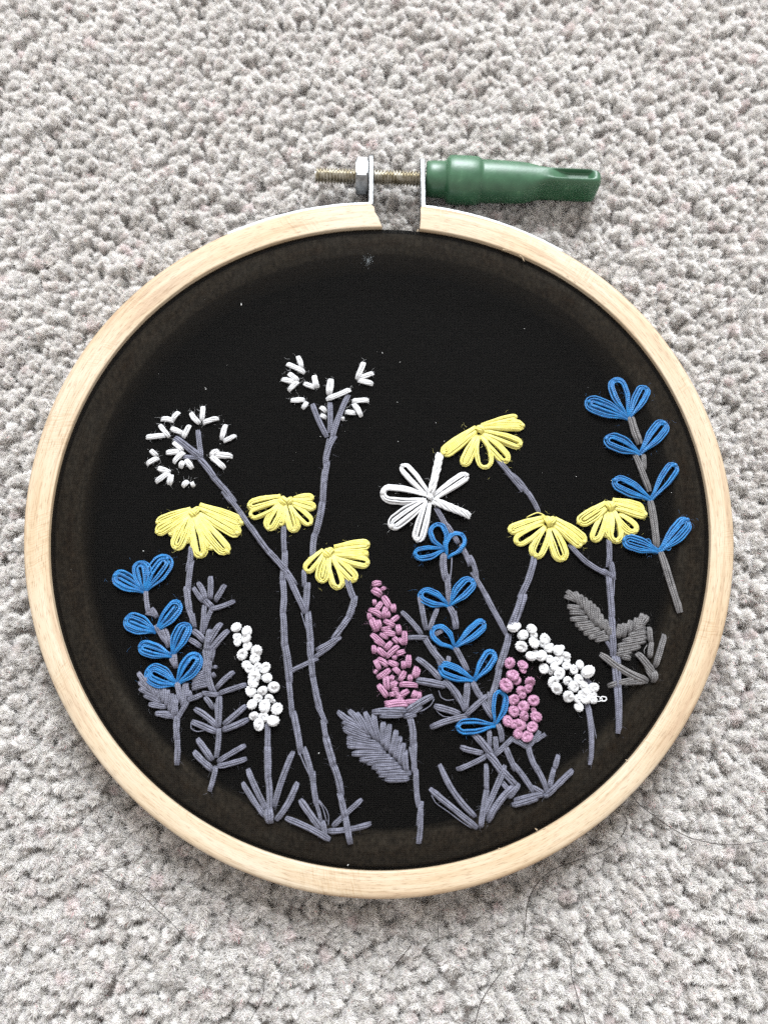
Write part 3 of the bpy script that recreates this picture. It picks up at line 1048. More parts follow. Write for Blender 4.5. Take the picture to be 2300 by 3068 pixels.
m = Motif("seed_head_flower", "tallest white and grey seed head, on a straight upright stalk reaching the hoop's bottom", "embroidered flower", ('B', 790, 1040), "stitched seed heads on the black fabric")
m.stitches(None, 'white', 'B', [(465,222,512,348,55),(355,303,543,393,55),(375,395,478,472,58),(308,455,445,493,58),(482,478,378,572,55),(635,412,668,538,65),(528,495,642,538,55),
    (800,448,782,610,75),(998,555,752,655,58),(1130,282,1058,455,60),(1225,392,1085,447,56),(1068,465,1218,502,58),(398,668,543,660,55),(568,678,518,748,52),(690,730,755,778,55),(690,810,755,838,50),
    (1008,672,1178,665,54),(1018,693,1102,825,58),(940,778,1045,792,55),(922,825,915,862,45)], name="seed_stitch", lift=0.1)
st = m.part("stem")
m.stitches(st, 'grey', 'B', [(620,712,757,1018,66),(790,697,790,975,66),(972,622,815,1042,72),(835,1030,752,1310,76),(765,1280,725,1500,70)])
m.strand(st, 'grey', 'B', [(770,1040),(745,1150),(735,1300),(722,1450)], 0.14)
m.stitches(st, 'grey', 'E', [(905,-130,888,195,72),(882,180,812,505,80),(812,495,788,745,74),(700,868,703,1010,56),(735,995,712,1272,76),(742,1285,768,1592,74)])
m.strand(st, 'grey', 'E', [(672,1275),(700,1370),(735,1480)], 0.14)
m.stitches(st, 'grey', 'F', [(497,80,503,245,78),(505,225,520,432,70),(525,420,592,742,72),(568,718,645,880,58),(625,860,655,1035,62),(650,1025,728,1312,80),(728,1308,802,1592,74)], lift=0.1)
m.stitches(st, 'grey', 'G', [(790,928,838,1152,68),(848,1145,892,1402,68)], lift=0.5)
m.finish('white')

# ---- yellow flowers
YG = "yellow looped-petal flowers on the black fabric"
m = Motif("yellow_flower", "yellow flower at far left, wide open fan of petals above the blue flower spike", "embroidered flower", ('C', 930, 110), YG)
m.petals('yellow', 'C', (930,112), [(560,225,55,(905,95)),(1425,232,62,(985,55)),(556,325,62),(690,345,52),(1385,332,66,(1000,110)),(748,490,74),(850,430,60),(1280,525,74),(1120,490,60),(1010,568,78)], n=10, open_=0.10, basew=0.55)
m.stitches(None, 'yellow', 'C', [(900,95,960,165,80),(985,70,930,150,70)], name="stitch", lift=0.45)
st = m.part("stem")
m.stitches(st, 'grey', 'C', [(908,468,872,690,62),(915,610,880,892,66),(862,865,892,1092,74),(882,1080,922,1205,62),(928,1135,942,1245,50)])
m.finish('yellow')

m = Motif("yellow_flower", "yellow flower beside the slanting seed head stalk, on a long stalk to the bottom", "embroidered flower", ('E', 510, 170), YG)
m.petals('yellow', 'E', (510,170), [(795,140,42,(600,150)),(815,240,52,(560,170)),(140,225,66,(470,140)),(160,320,52,(490,190),dict(open_=0.5)),(340,462,78),(775,405,58,(560,200),dict(open_=0.45)),(470,420,48),(605,482,66,(530,190))], n=10, open_=0.12, basew=0.55)
m.stitches(None, 'yellow', 'E', [(470,135,540,215,80),(590,140,530,205,70)], name="stitch", lift=0.45)
st = m.part("stem")
m.stitches(st, 'grey', 'E', [(500,425,505,692,62),(510,675,488,962,78),(485,955,487,1292,76),(493,1285,507,1640,76)])
m.stitches(st, 'grey', 'F', [(248,105,292,475,84),(283,465,318,812,62),(328,780,402,1175,72),(432,1138,512,1425,64)])
m.strand(st, 'grey', 'F', [(390,1180),(440,1300),(500,1420),(520,1500)], 0.16)
m.stitches(st, 'grey', 'G', [(522,715,560,1025,64),(545,1000,600,1200,40)])
m.strand(st, 'grey', 'G', [(585,985),(660,1080),(682,1150),(675,1240)], 0.10)
m.strand(st, 'grey', 'G', [(580,990),(625,1070),(660,1200)], 0.12)
m.finish('yellow')

m = Motif("yellow_flower", "tilted yellow flower on a short curved stalk, left of the mauve spike", "embroidered flower", ('E', 930, 680), YG)
m.petals('yellow', 'E', (935,680), [(1350,600,54,(1000,640)),(712,870,56,(900,665),dict(open_=0.4)),(1330,700,56,(990,690)),(1345,790,54,(1010,720),dict(open_=0.4)),(870,985,70),(1215,965,64,(975,720)),(1055,1045,78,(945,690),dict(open_=0.3))], n=10, open_=0.12, basew=0.55)
m.stitches(None, 'yellow', 'E', [(900,655,960,740,80),(985,640,930,715,70)], name="stitch", lift=0.45)
st = m.part("stem")
m.stitches(st, 'grey', 'E', [(1130,935,1196,1145,76),(1205,1125,1138,1335,76),(1150,1318,998,1535,72),(1045,1530,835,1650,66)])
m.stitches(st, 'grey', 'F', [(785,30,545,225,52),(560,245,300,372,52)])
m.finish('yellow')

m = Motif("yellow_flower", "highest yellow flower, its petals draped left of the stalk above the white daisy", "embroidered flower", ('H', 1290, 330), YG)
m.petals('yellow', 'V', (560,440), [(1310,130,70,(620,300),dict(open_=0.3)),(1455,310,110,(600,330)),(-180,880,130,(520,360)),(1400,700,120,(620,430),dict(open_=0.3)),(1120,1020,120,(580,470),dict(open_=0.4)),(240,1105,120,(540,480)),(690,1160,165,(580,490),dict(open_=0.62))], n=10, open_=0.10, basew=0.55)
m.stitches(None, 'yellow', 'V', [(500,330,640,450,150),(620,310,560,440,150)], name="stitch", lift=0.45)
st = m.part("stem")
m.stitches(st, 'grey', 'H', [(1455,585,1700,890,66)])
m.stitches(st, 'grey', 'M', [(265,75,410,235,64),(370,180,450,280,60),(425,245,535,445,58)])
m.finish('yellow')

m = Motif("yellow_flower", "yellow flower just above the leaning white knots, below the highest yellow flower", "embroidered flower", ('M', 640, 540), YG)
m.petals('yellow', 'M', (640,550), [(238,640,60,(600,510)),(1000,755,60,(690,520)),(960,790,54,(690,560)),(305,755,66,(600,570),dict(open_=0.45)),(500,900,80,(630,590),dict(open_=0.35)),(780,935,84,(650,600),dict(open_=0.3))], n=10, open_=0.12, basew=0.55)
m.stitches(None, 'yellow', 'M', [(600,495,655,590,80),(700,500,640,575,75)], name="stitch", lift=0.45)
m.strand(None, 'yellow', 'M', [(420,500),(520,455),(580,480),(620,520)], 0.12, 0.8)
st = m.part("stem")
m.stitches(st, 'grey', 'M', [(490,905,355,1285,78),(385,1265,262,1600,104)])
m.strand(st, 'grey', 'M', [(410,1265),(385,1370),(330,1520)], 0.15)
m.stitches(st, 'grey', 'K', [(905,10,798,352,80),(812,325,718,665,72),(712,590,700,745,60),(710,965,712,1115,54)])
m.stitches(st, 'grey', 'M', [(850,770,1225,1062,62),(1180,1030,1285,1110,46)], lift=0.2)
m.finish('yellow')

m = Motif("yellow_flower", "yellow flower touching the blue spike on the right, above the taupe leaves", "embroidered flower", ('M', 1240, 390), YG)
m.petals('yellow', 'M', (1245,390), [(1580,430,62,(1270,340),dict(open_=0.05)),(1610,475,56,(1290,390)),(922,560,78,(1220,370),dict(open_=0.1)),(1510,650,80,(1320,480),dict(open_=0.35)),(1080,735,62,(1190,450),dict(open_=0.3)),(1220,700,60,(1250,440),dict(open_=0.1)),(1310,755,84,(1260,430),dict(open_=0.3))], n=10, open_=0.12, basew=0.55)
m.stitches(None, 'yellow', 'M', [(1200,350,1265,430,80),(1290,350,1240,410,75)], name="stitch", lift=0.45)
st = m.part("stem")
m.stitches(st, 'grey', 'M', [(1230,735,1228,980,64),(1255,955,1275,1112,66),(1228,1090,1262,1508,74)])
m.strand(st, 'grey', 'M', [(1262,960),(1285,1120),(1278,1300)], 0.15)
m.stitches(st, 'grey', 'N', [(598,490,612,870,76),(548,740,605,825,40),(640,900,652,1205,100)])
m.stitches(st, 'grey', 'N', [(650,1165,660,1635,92)], taper=(1.0, 0.55), n=8)
lf = m.part("leaf", "taupe feathered leaf pointing up to the left")
def leaf(m, lf, key, k, left, lmid, right, rmid, w):
    a = [(o_[0], o_[1], q[0], q[1], w) for o_, q in zip(left, lmid)]
    b = [(o_[0], o_[1], q[0], q[1], w) for o_, q in zip(right, rmid)]
    m.stitches(lf, key, k, a, lift=0.0, twist=0.4)
    m.stitches(lf, key, k, b, lift=0.12, twist=0.4)
leaf(m, lf, 'brown_grey', 'N', [(130,288),(160,385),(182,450),(187,515),(235,570),(268,610),(318,658),(368,700),(430,725)], [(255,335),(300,405),(340,455),(372,500),(420,545),(435,575),(490,610),(545,640),(585,690)],
     [(155,232),(238,238),(285,268),(330,295),(380,328),(420,360),(450,392),(490,458),(532,515),(578,578)], [(250,330),(285,380),(315,425),(350,470),(385,515),(400,555),(440,590),(490,620),(545,650),(575,690)], 58)
lf = m.part("leaf", "taupe feathered leaf pointing up to the right")
m.stitches(lf, 'brown_grey', 'N', [(680,562,662,705,62),(728,552,715,700,60),(790,522,760,660,60),(848,498,828,630,60),(905,455,870,600,62),(958,478,880,590,62),(640,870,800,830,58),(655,835,890,775,58),(650,785,945,725,58),(700,735,955,690,56),(760,685,950,640,56),(805,640,940,590,56),(690,885,790,905,62)], twist=0.4)
m.finish('yellow')

# ---- blue spikes
BG = "blue looped flower spikes on the black fabric"
m = Motif("blue_flower_spike", "short blue flower spike at far left, three leaf pairs under its top flower", "embroidered flower", ('C', 450, 900), BG)
st = m.part("stem")
m.stitches(st, 'grey', 'C', [(462,905,485,1105,56),(520,1080,560,1150,60),(470,1120,560,1140,50),(560,1250,640,1380,62),(640,1285,690,1440,80),(620,1350,670,1420,56)])
m.stitches(st, 'grey', 'D', [(455,10,520,100,70),(580,205,592,325,66),(545,250,580,310,50),(605,480,640,660,64),(690,500,665,700,70),(700,680,615,830,56),(540,660,570,830,52),(575,620,590,790,56),(605,820,605,1055,70),(605,1035,600,1285,64)])
lf = m.part("leaf", "grey feathered leaf at the lower left")
leaf(m, lf, 'grey', 'D', [(220,465),(220,540),(268,605),(315,695),(380,790),(430,800)], [(380,585),(420,640),(450,680),(500,725),(540,790),(560,820)],
     [(212,378),(280,420),(345,470),(410,490),(470,520),(510,545),(550,590),(600,635)], [(330,540),(370,590),(410,630),(440,660),(470,690),(500,720),(530,770),(565,820)], 60)
lf = m.part("leaf", "grey feathered leaf behind the lowest blue petals")
m.stitches(lf, 'grey', 'D', [(915,500,745,548,58),(915,455,745,505,58),(905,410,750,465,58),(890,370,770,425,58),(930,250,905,410,70),(890,240,880,400,70),(960,320,1000,330,46),(950,380,980,430,46),(700,520,690,640,60),(720,560,740,640,50)], twist=0.3)
m.petals('blue', 'C', (445,905), [(140,738,82),(395,605,88),(685,565,92)], n=9, open_=0.1, wild=0.11)
m.strand(None, 'blue', 'C', [(440,640),(480,630),(505,660),(490,720)], 0.11, 0.5)
m.petals('blue', 'C', (560,1300), [(250,1175,90),(795,1000,80)], n=9, open_=0.18, wild=0.1)
m.petals('blue', 'C', (720,1545), [(388,1440,80),(875,1222,74)], n=8, open_=0.2, wild=0.1)
m.petals('blue', 'D', (600,500), [(305,355,95),(815,195,88)], n=9, open_=0.2)
m.strand(None, 'blue', 'D', [(590,460),(400,470),(300,440),(285,400),(310,380)], 0.11, 0.5)
m.strand(None, 'blue', 'D', [(600,480),(540,520),(480,520),(455,490),(520,480)], 0.11, 0.5)
m.finish('blue')

m = Motif("blue_flower_spike", "tallest blue flower spike in the middle, its top flower under the white daisy", "embroidered flower", ('H', 940, 1480), BG)
st = m.part("stem")
m.stitches(st, 'grey', 'I', [(1090,40,1112,290,82),(1125,250,1145,525,66),(1150,570,1205,765,76),(1208,975,1315,1180,72),(1380,1315,1480,1480,66),(1450,1430,1575,1650,70)])
m.strand(st, 'grey', 'I', [(1170,60),(1165,180),(1150,310)], 0.15)
m.strand(st, 'grey', 'I', [(1212,600),(1215,690),(1200,770)], 0.15)
m.stitches(st, 'grey', 'K', [(800,905,832,1055,64),(840,950,830,1060,40),(772,1035,780,1165,58)])
m.petals('blue', 'H', (935,1480), [(835,1225,92,None,dict(open_=0.62)),(622,1530,72,None,dict(open_=0.35)),(1110,1320,105,(955,1560),dict(open_=0.55))], n=7)
m.petals('blue', 'I', (1140,545), [(850,415,80),(1385,285,84)], n=8, open_=0.30)
m.petals('blue', 'I', (1195,965), [(975,760,98,None,dict(open_=0.62)),(1495,700,64)], n=8, open_=0.30)
m.petals('blue', 'I', (1390,1290), [(1040,1150,80),(1580,990,74)], n=8, open_=0.30)
m.petals('blue', 'K', (770,905), [(380,920,78),(825,555,76)], n=7, open_=0.35)
m.finish('blue')

m = Motif("blue_flower_spike", "blue flower spike along the right rim on a thick taupe stalk", "embroidered flower", ('O', 600, 510), BG)
st = m.part("stem")
m.stitches(st, 'brown_grey', 'O', [(625,510,705,755,80),(670,885,800,1225,66),(748,880,752,1010,52)])
m.stitches(st, 'brown_grey', 'P', [(815,435,885,980,92),(945,1070,1175,1790,92)], n=7)
m.petals('blue', 'O', (600,515), [(185,345,78),(465,120,92,(585,490),dict(open_=0.5)),(770,195,76)], n=8, open_=0.25, wild=0.1)
m.petals('blue', 'O', (712,865), [(362,710,84),(960,548,82)], n=8, open_=0.25, wild=0.1)
m.petals('blue', 'O', (820,1320), [(445,1120,82),(1068,965,72)], n=8, open_=0.3)
m.petals('blue', 'P', (920,1050), [(462,900,104),(1280,640,110)], n=9, open_=0.15, wild=0.1)
m.strand(None, 'blue', 'P', [(700,920),(790,890),(815,940),(800,980)], 0.11, 0.5)
m.strand(None, 'blue', 'P', [(960,1010),(1040,1040),(1065,1010),(1050,985)], 0.11, 0.4)
m.finish('blue')

# ---- grey sprigs
GG = "plain grey leafy sprigs on the black fabric"
m = Motif("grey_sprig", "grey leafy sprig with whorls of straight leaves, left of the upright white knots", "embroidered plant", ('D', 930, 1540), GG)
st = m.part("stem")
m.stitches(st, 'grey', 'C', [(1040,1050,1020,1315,62),(1115,1080,1045,1265,54),(1040,990,1110,1050,70)])
m.stitches(st, 'grey', 'D', [(890,160,925,330,80),(915,300,965,565,70),(1020,630,1008,905,74),(985,700,1000,880,40),(1015,950,992,1210,58),(985,1325,928,1545,56)])
for k_, rows in (('C', [(970,808,1055,995,64),(1100,748,1098,985,66),(1245,835,1145,1005,64),(925,858,1035,1015,58),(1345,995,1075,1085,56),(920,1285,1045,1405,72),(875,1372,1005,1455,66),(1210,1215,1065,1455,76),(1280,1285,1095,1505,74),(1095,1275,1058,1505,70),(1130,1420,1100,1600,66)]),
                 ('D', [(1170,372,985,545,62),(1295,498,1010,592,58),(845,580,1025,602,56),(700,660,860,598,58),(875,615,965,745,58),(770,738,1015,935,66),(745,865,1005,975,70),(1290,705,1055,905,64),(1315,842,1045,955,66),(800,1035,955,1255,72),(765,1160,965,1355,72),(1285,1102,995,1275,60),(1295,1235,995,1315,64)])):
    m.stitches(None, 'grey', k_, rows, name="leaf", lift=0.15)
m.strand(None, 'grey', 'D', [(745,870),(740,940),(800,970),(880,955)], 0.11)
m.finish('grey')

m = Motif("grey_sprig", "tangled grey leafy sprig behind the middle blue spike, right of the mauve spike", "embroidered plant", ('K', 720, 1190), GG)
st = m.part("stem")
m.stitches(st, 'grey', 'I', [(905,870,1085,1110,72),(990,960,1060,1150,50),(1100,1300,1295,1570,76),(1140,1330,1225,1480,36),(1320,1320,1298,1570,72)])
m.stitches(st, 'grey', 'K', [(565,1000,725,1185,76),(700,1185,850,1400,84),(820,1340,960,1490,78),(850,1480,920,1560,60)])
m.stitches(None, 'grey', 'I', [(848,430,915,795,60),(668,600,875,840,62),(1035,555,945,800,58),(722,866,940,868,56),(1095,785,950,865,52),(815,1062,1065,1290,68),(812,1288,1115,1345,80),(1140,1045,1120,1140,54)], name="leaf", lift=0.1)
m.stitches(None, 'grey', 'K', [(165,712,425,795,76),(125,928,505,812,70),(695,605,465,815,62),(425,1120,655,1182,64),(385,1345,690,1205,58),(945,1025,755,1215,58)], name="leaf", lift=0.2)
m.strand(None, 'grey', 'K', [(210,560),(230,630),(290,660),(360,650)], 0.11)
m.strand(None, 'grey', 'K', [(165,710),(200,780),(260,820),(330,825)], 0.10)
m.strand(None, 'grey', 'K', [(320,520),(350,580),(385,650)], 0.10)
m.finish('grey')

# ---- grass tufts
TG = "stitched grass tufts on the black fabric"
m = Motif("grass_tuft", "small grey grass tuft at the bottom left, crossed by the long stalks", "embroidered plant", ('G', 660, 1290), TG)
m.stitches(None, 'grey', 'G', [(392,975,612,1285,74),(240,1158,700,1385,68),(1015,972,710,1255,58),(1108,1215,655,1295,60),(622,1185,650,1345,58)], name="blade", lift=0.1)
m.finish('grey')

m = Motif("grass_tuft", "wide grey grass tuft of long blades, right of the tall mauve spike's stalk", "embroidered plant", ('L', 610, 1090), TG)
m.stitches(None, 'grey', 'L', [(217,460,585,995,64),(118,700,605,1105,66),(680,455,685,740,56),(690,690,640,1000,62),(872,465,640,1000,66),(655,870,625,1095,64),(985,660,695,1040,72),(1010,650,900,800,50)], name="blade", lift=0.15)
m.strand(None, 'grey', 'L', [(140,770),(180,850),(300,930),(430,1030),(540,1100)], 0.10)
m.finish('grey')

m = Motif("grass_tuft", "taupe grass tuft of five blades beside the right-hand leaves", "embroidered plant", ('N', 1000, 1130), TG)
m.stitches(None, 'brown_grey', 'N', [(970,590,985,760,54),(990,730,970,905,54),(1122,660,1020,1000,60),(845,850,1010,1055,72),(930,960,1000,1110,56),(1015,1020,1010,1140,72),(480,855,970,1135,72),(555,1180,840,1110,56),(700,1150,935,1135,50)], name="blade", lift=0.35)
m.strand(None, 'brown_grey', 'N', [(950,770),(915,820),(920,860)], 0.10)
m.finish('grey')

# ---- mauve spike with satin leaf
m = Motif("mauve_flower_spike", "tall mauve spike of dense short stitches with one large feathered grey leaf", "embroidered flower", ('J', 780, 470), None)
m.stitches(None, 'pink', 'I', [(378,332,472,325,64),(382,382,468,445,86),(460,392,518,368,40),(490,450,562,575,68),(585,530,592,612,66),(400,482,408,545,46),(478,508,418,602,62),(518,553,490,640,62),(505,580,500,672,60),(530,600,548,665,52),
    (345,585,475,658,60),(352,615,365,695,50),(645,650,552,715,52),(370,668,432,802,72),(438,685,455,775,62),(495,692,605,752,58),(468,782,575,770,52),(485,808,615,832,60),(635,735,648,835,62),(370,830,505,945,62),(400,880,485,935,56),(455,825,540,872,46),
    (702,798,698,938,62),(585,860,645,915,56),(640,870,690,930,50),(575,905,505,985,60),(395,938,402,1025,52),(425,965,522,1045,62),(645,945,518,1065,56),(705,998,615,1035,60),(598,1035,604,1088,54),(745,1035,740,1162,64),(432,1068,535,1152,60),(402,1088,455,1185,54),
    (535,1102,642,1142,58),(685,1095,690,1175,58),(585,1160,662,1222,58),(562,1178,428,1265,58),(398,1190,432,1215,50),(820,1150,790,1265,62),(845,1170,815,1260,46),(705,1195,648,1295,60),(755,1230,760,1305,56),(520,1235,532,1385,66),(592,1240,556,1295,56),(622,1295,580,1375,58),
    (645,1332,835,1345,56),(438,1328,532,1455,60),(572,1390,642,1372,60),(548,1425,612,1422,54),(745,1388,655,1445,62),(812,1388,778,1465,60),(850,1400,842,1485,52),(615,1440,690,1462,54),(500,1518,700,1478,58),(505,1545,745,1525,72),(868,1492,690,1505,48),(640,1395,600,1440,50),(560,1300,600,1350,46)], name="floret", lift=0.15)
st = m.part("stem")
m.stitches(st, 'grey', 'J', [(808,478,845,765,74),(868,745,862,1025,62),(835,800,885,1085,56),(882,1030,908,1375,60),(935,1345,912,1560,58)])
m.stitches(st, 'grey', 'G', [(1590,1010,1570,1402,58)])
m.stitches(None, 'grey', 'I', [(375,1602,725,1588,76),(440,1635,700,1625,66),(715,1600,985,1440,74),(740,1625,880,1540,50),(690,1650,820,1630,60)], name="sepal", lift=0.35)
m.strand(None, 'grey', 'I', [(995,1475),(960,1540),(880,1590),(760,1620)], 0.12)
lf = m.part("leaf", "large grey satin-stitched leaf with a feathered edge")
leaf(m, lf, 'grey', 'F', [(762,762),(808,868),(818,915),(822,940),(852,1022),(850,1075),(858,1108),(903,1190),(980,1248),(1055,1285),(1100,1320),(1148,1365),(1172,1402),(1230,1440)],
     [(985,905),(1020,960),(1070,1005),(1105,1035),(1170,1080),(1200,1105),(1230,1135),(1250,1180),(1300,1215),(1350,1255),(1385,1295),(1410,1330),(1500,1380),(1480,1432)],
     [(875,752),(950,778),(1035,765),(1125,780),(1220,865),(1285,890),(1350,950),(1388,1015),(1425,1080),(1440,1150)], [(1040,960),(1090,1010),(1150,1055),(1185,1080),(1225,1120),(1255,1160),(1290,1200),(1340,1250),(1390,1300),(1455,1375)], 68)
m.finish('pink')

# ---- white daisy
m = Motif("white_daisy", "white daisy of seven open looped petals on a long slanting grey stalk", "embroidered flower", ('H', 780, 960))
st = m.part("stem")
m.stitches(st, 'grey', 'H', [(848,1080,962,1295,64),(955,1240,1060,1410,62),(1100,1440,1185,1600,62)])
m.stitches(st, 'grey', 'I', [(1288,0,1345,140,62),(1350,62,1412,262,60),(1375,225,1515,468,56),(1488,415,1665,745,64)])
m.stitches(st, 'grey', 'M', [(-5,1235,215,1655,62)])
m.petals('white', 'H', (785,965), [(505,640,60,(760,930),dict(open_=0.38)),(1165,735,58,(830,960),dict(open_=0.2)),(660,1405,64,(770,1000),dict(open_=0.22)),(390,1262,72,(745,1000),dict(open_=0.2)),(300,915,95,(750,965),dict(open_=0.42))], n=7, r=0.19, h=0.6, basew=0.6)
m.stitches(None, 'white', 'H', [(785,960,888,520,86),(795,995,1188,1155,84)], name="petal", lift=0.35, twist=6.5, ends=0.85)
m.stitches(None, 'white', 'H', [(755,945,815,990,60)], name="stitch", lift=0.6)
m.finish('white')

# ---- white knotted spikes
WG = "white knotted flower spikes on the black fabric"
m = Motif("white_knot_spike", "upright white knotted flower spike on a straight stalk with grass blades at its foot", "embroidered flower", ('R', 670, 1880), WG)
st = m.part("stem")
m.stitches(st, 'grey', 'D', [(1500,890,1500,1130,64),(1500,1105,1502,1460,70)])
m.stitches(st, 'grey', 'G', [(70,440,72,730,66),(72,700,80,1180,66)])
m.stitches(None, 'grey', 'G', [(335,490,135,1070,66),(372,800,148,1195,66),(-128,665,75,1100,64),(-182,800,60,1160,60),(85,1060,100,1215,110)], name="blade", lift=0.1)
knots(m.o, 'white', 'R', [(165,240,180),(345,310,195),(170,385,150),(345,400,190),(205,475,150),(350,545,170),(265,680,195),(490,620,205),(470,720,190),(340,830,165),(370,910,170),(505,880,160),(655,870,170),(650,930,170),(460,1030,215),(665,1060,180),(430,1150,205),(395,1290,195),(600,1255,175),(765,1215,205),(515,1385,155),(720,1385,155),(435,1500,175),(640,1510,215),(820,1580,205),(455,1670,165),(610,1690,185),(535,1810,190),(755,1780,205),(770,1430,90)])
for i in range(36):
    t_ = rng.uniform(0, 1)
    m.f.add(X('R', 230 + 430 * t_ + rng.normal(0, 95), 220 + 1600 * t_), 1, 0.6, (0.2, 0.6))
m.finish('white')

m = Motif("white_knot_spike", "leaning white knotted flower spike with a loose loop of thread at its lower end", "embroidered flower", ('Q', 1190, 1300), WG)
st = m.part("stem")
m.stitches(st, 'grey', 'S', [(529,225,550,595,44)], taper=(1.0, 0.55), n=7)
m.stitches(st, 'grey', 'Q', [(1180,960,1260,1050,90)], lift=-0.1)
m.strand(st, 'grey', 'S', [(560,290),(575,370),(590,445)], 0.09)
knots(m.o, 'white', 'Q', [(180,260,175),(235,215,90),(290,345,155),(430,270,155),(465,335,120),(290,505,175),(445,460,175),(600,390,165),(600,450,140),(670,545,140),(700,490,80),(810,570,165),(850,530,90),(420,660,160),(490,600,100),(575,660,185),(690,685,130),(910,640,145),(810,710,150),(930,710,100),(915,780,130),(610,840,160),(740,800,145),(710,870,90),(1100,765,130),(1020,840,140),(815,890,175),(1210,890,195),(925,980,140),(1070,975,160),(720,1015,170),(800,1105,170),(995,1085,170),(1150,1060,145),(1290,1075,150),(920,1205,175),(1190,1150,160),(1075,1240,135),(1200,1235,180),(1290,1260,120),(1110,1370,140),(1305,1195,90),(1250,1200,120),(1140,1180,120)])
for q, r_ in (([(1270,1240),(1370,1210),(1440,1260),(1380,1290),(1290,1270)], 0.10), ([(1390,1260),(1420,1215),(1480,1225),(1490,1260),(1460,1285),(1400,1275)], 0.13)):
    m.strand(None, 'white', 'Q', q, r_, 0.4)
for i in range(45):
    t_ = rng.uniform(0, 1)
    m.f.add(X('Q', 250 + 950 * t_ + rng.normal(0, 110), 320 + 880 * t_ + rng.normal(0, 110)), 1, 0.6, (0.2, 0.6))
m.finish('white')

# ---- mauve knots
m = Motif("mauve_knot_flower", "short mauve cluster of round knots beside the blue petals, grass blades below", "embroidered flower", ('K', 1090, 1090))
st = m.part("stem")
m.stitches(st, 'grey', 'K', [(935,1040,1110,1135,58),(1098,1110,1175,1330,62),(1150,1290,1280,1555,62),(1205,975,1105,1115,54),(1255,1000,1170,1060,46),(870,1120,965,1340,64),(935,1280,1145,1560,62)], lift=0.1)
m.stitches(None, 'grey', 'L', [(1398,365,1355,520,58),(1355,490,1305,705,58),(1548,510,1265,785,64),(1120,680,1255,755,54),(1265,758,950,825,60),(1205,790,930,870,60),(1270,750,1280,800,60)], name="blade", lift=0.15)
knots(m.o, 'pink', 'K', [(915,292,115),(1032,318,112),(1035,360,80),(945,415,130),(890,505,145),(985,465,92),(1108,470,115),(1085,545,90),(1015,560,105),(1025,610,80),(940,640,115),(1145,668,122),(1055,720,125),(950,765,115),(1040,815,110),(1165,815,112),(890,855,112),(945,885,95),(1020,900,125),(1140,925,115),(995,985,102),(1088,1022,122),(1155,760,60)])
for i in range(30):
    m.f.add(X('K', rng.uniform(870, 1190), rng.uniform(270, 1040)), 1, 1.0)
m.finish('pink')

# ------------------------------------------------------------------ carpet
base_m, N, L, b = new_mat("carpet_backing")
tc = N.new("ShaderNodeTexCoord"); nz = N.new("ShaderNodeTexNoise"); nz.inputs["Scale"].default_value = 500
L.new(tc.outputs["Object"], nz.inputs["Vector"])
rp = N.new("ShaderNodeValToRGB"); rp.color_ramp.elements[0].color = (0.62, 0.58, 0.55, 1); rp.color_ramp.elements[1].color = (0.74, 0.71, 0.69, 1)
L.new(nz.outputs["Fac"], rp.inputs["Fac"]); L.new(rp.outputs[0], b.inputs["Base Color"]); b.inputs["Roughness"].default_value = 0.95
PZ = -4.4                        # backing below the tips
X0, X1, Y0, Y1 = -150, 150, -150, 195
g = MB().grid([[(x, y, PZ) for y in np.linspace(Y0 - 150, Y1 + 150, 30)] for x in np.linspace(X0 - 150, X1 + 150, 30)])
cp = g.build("carpet", base_m); tag(cp, "pale grey plush carpet under the hoop", "carpet", kind='structure')

PILE = pile_material()
PROTO = bpy.data.collections.new("tuft_prototypes")          # not linked: only the pile uses it


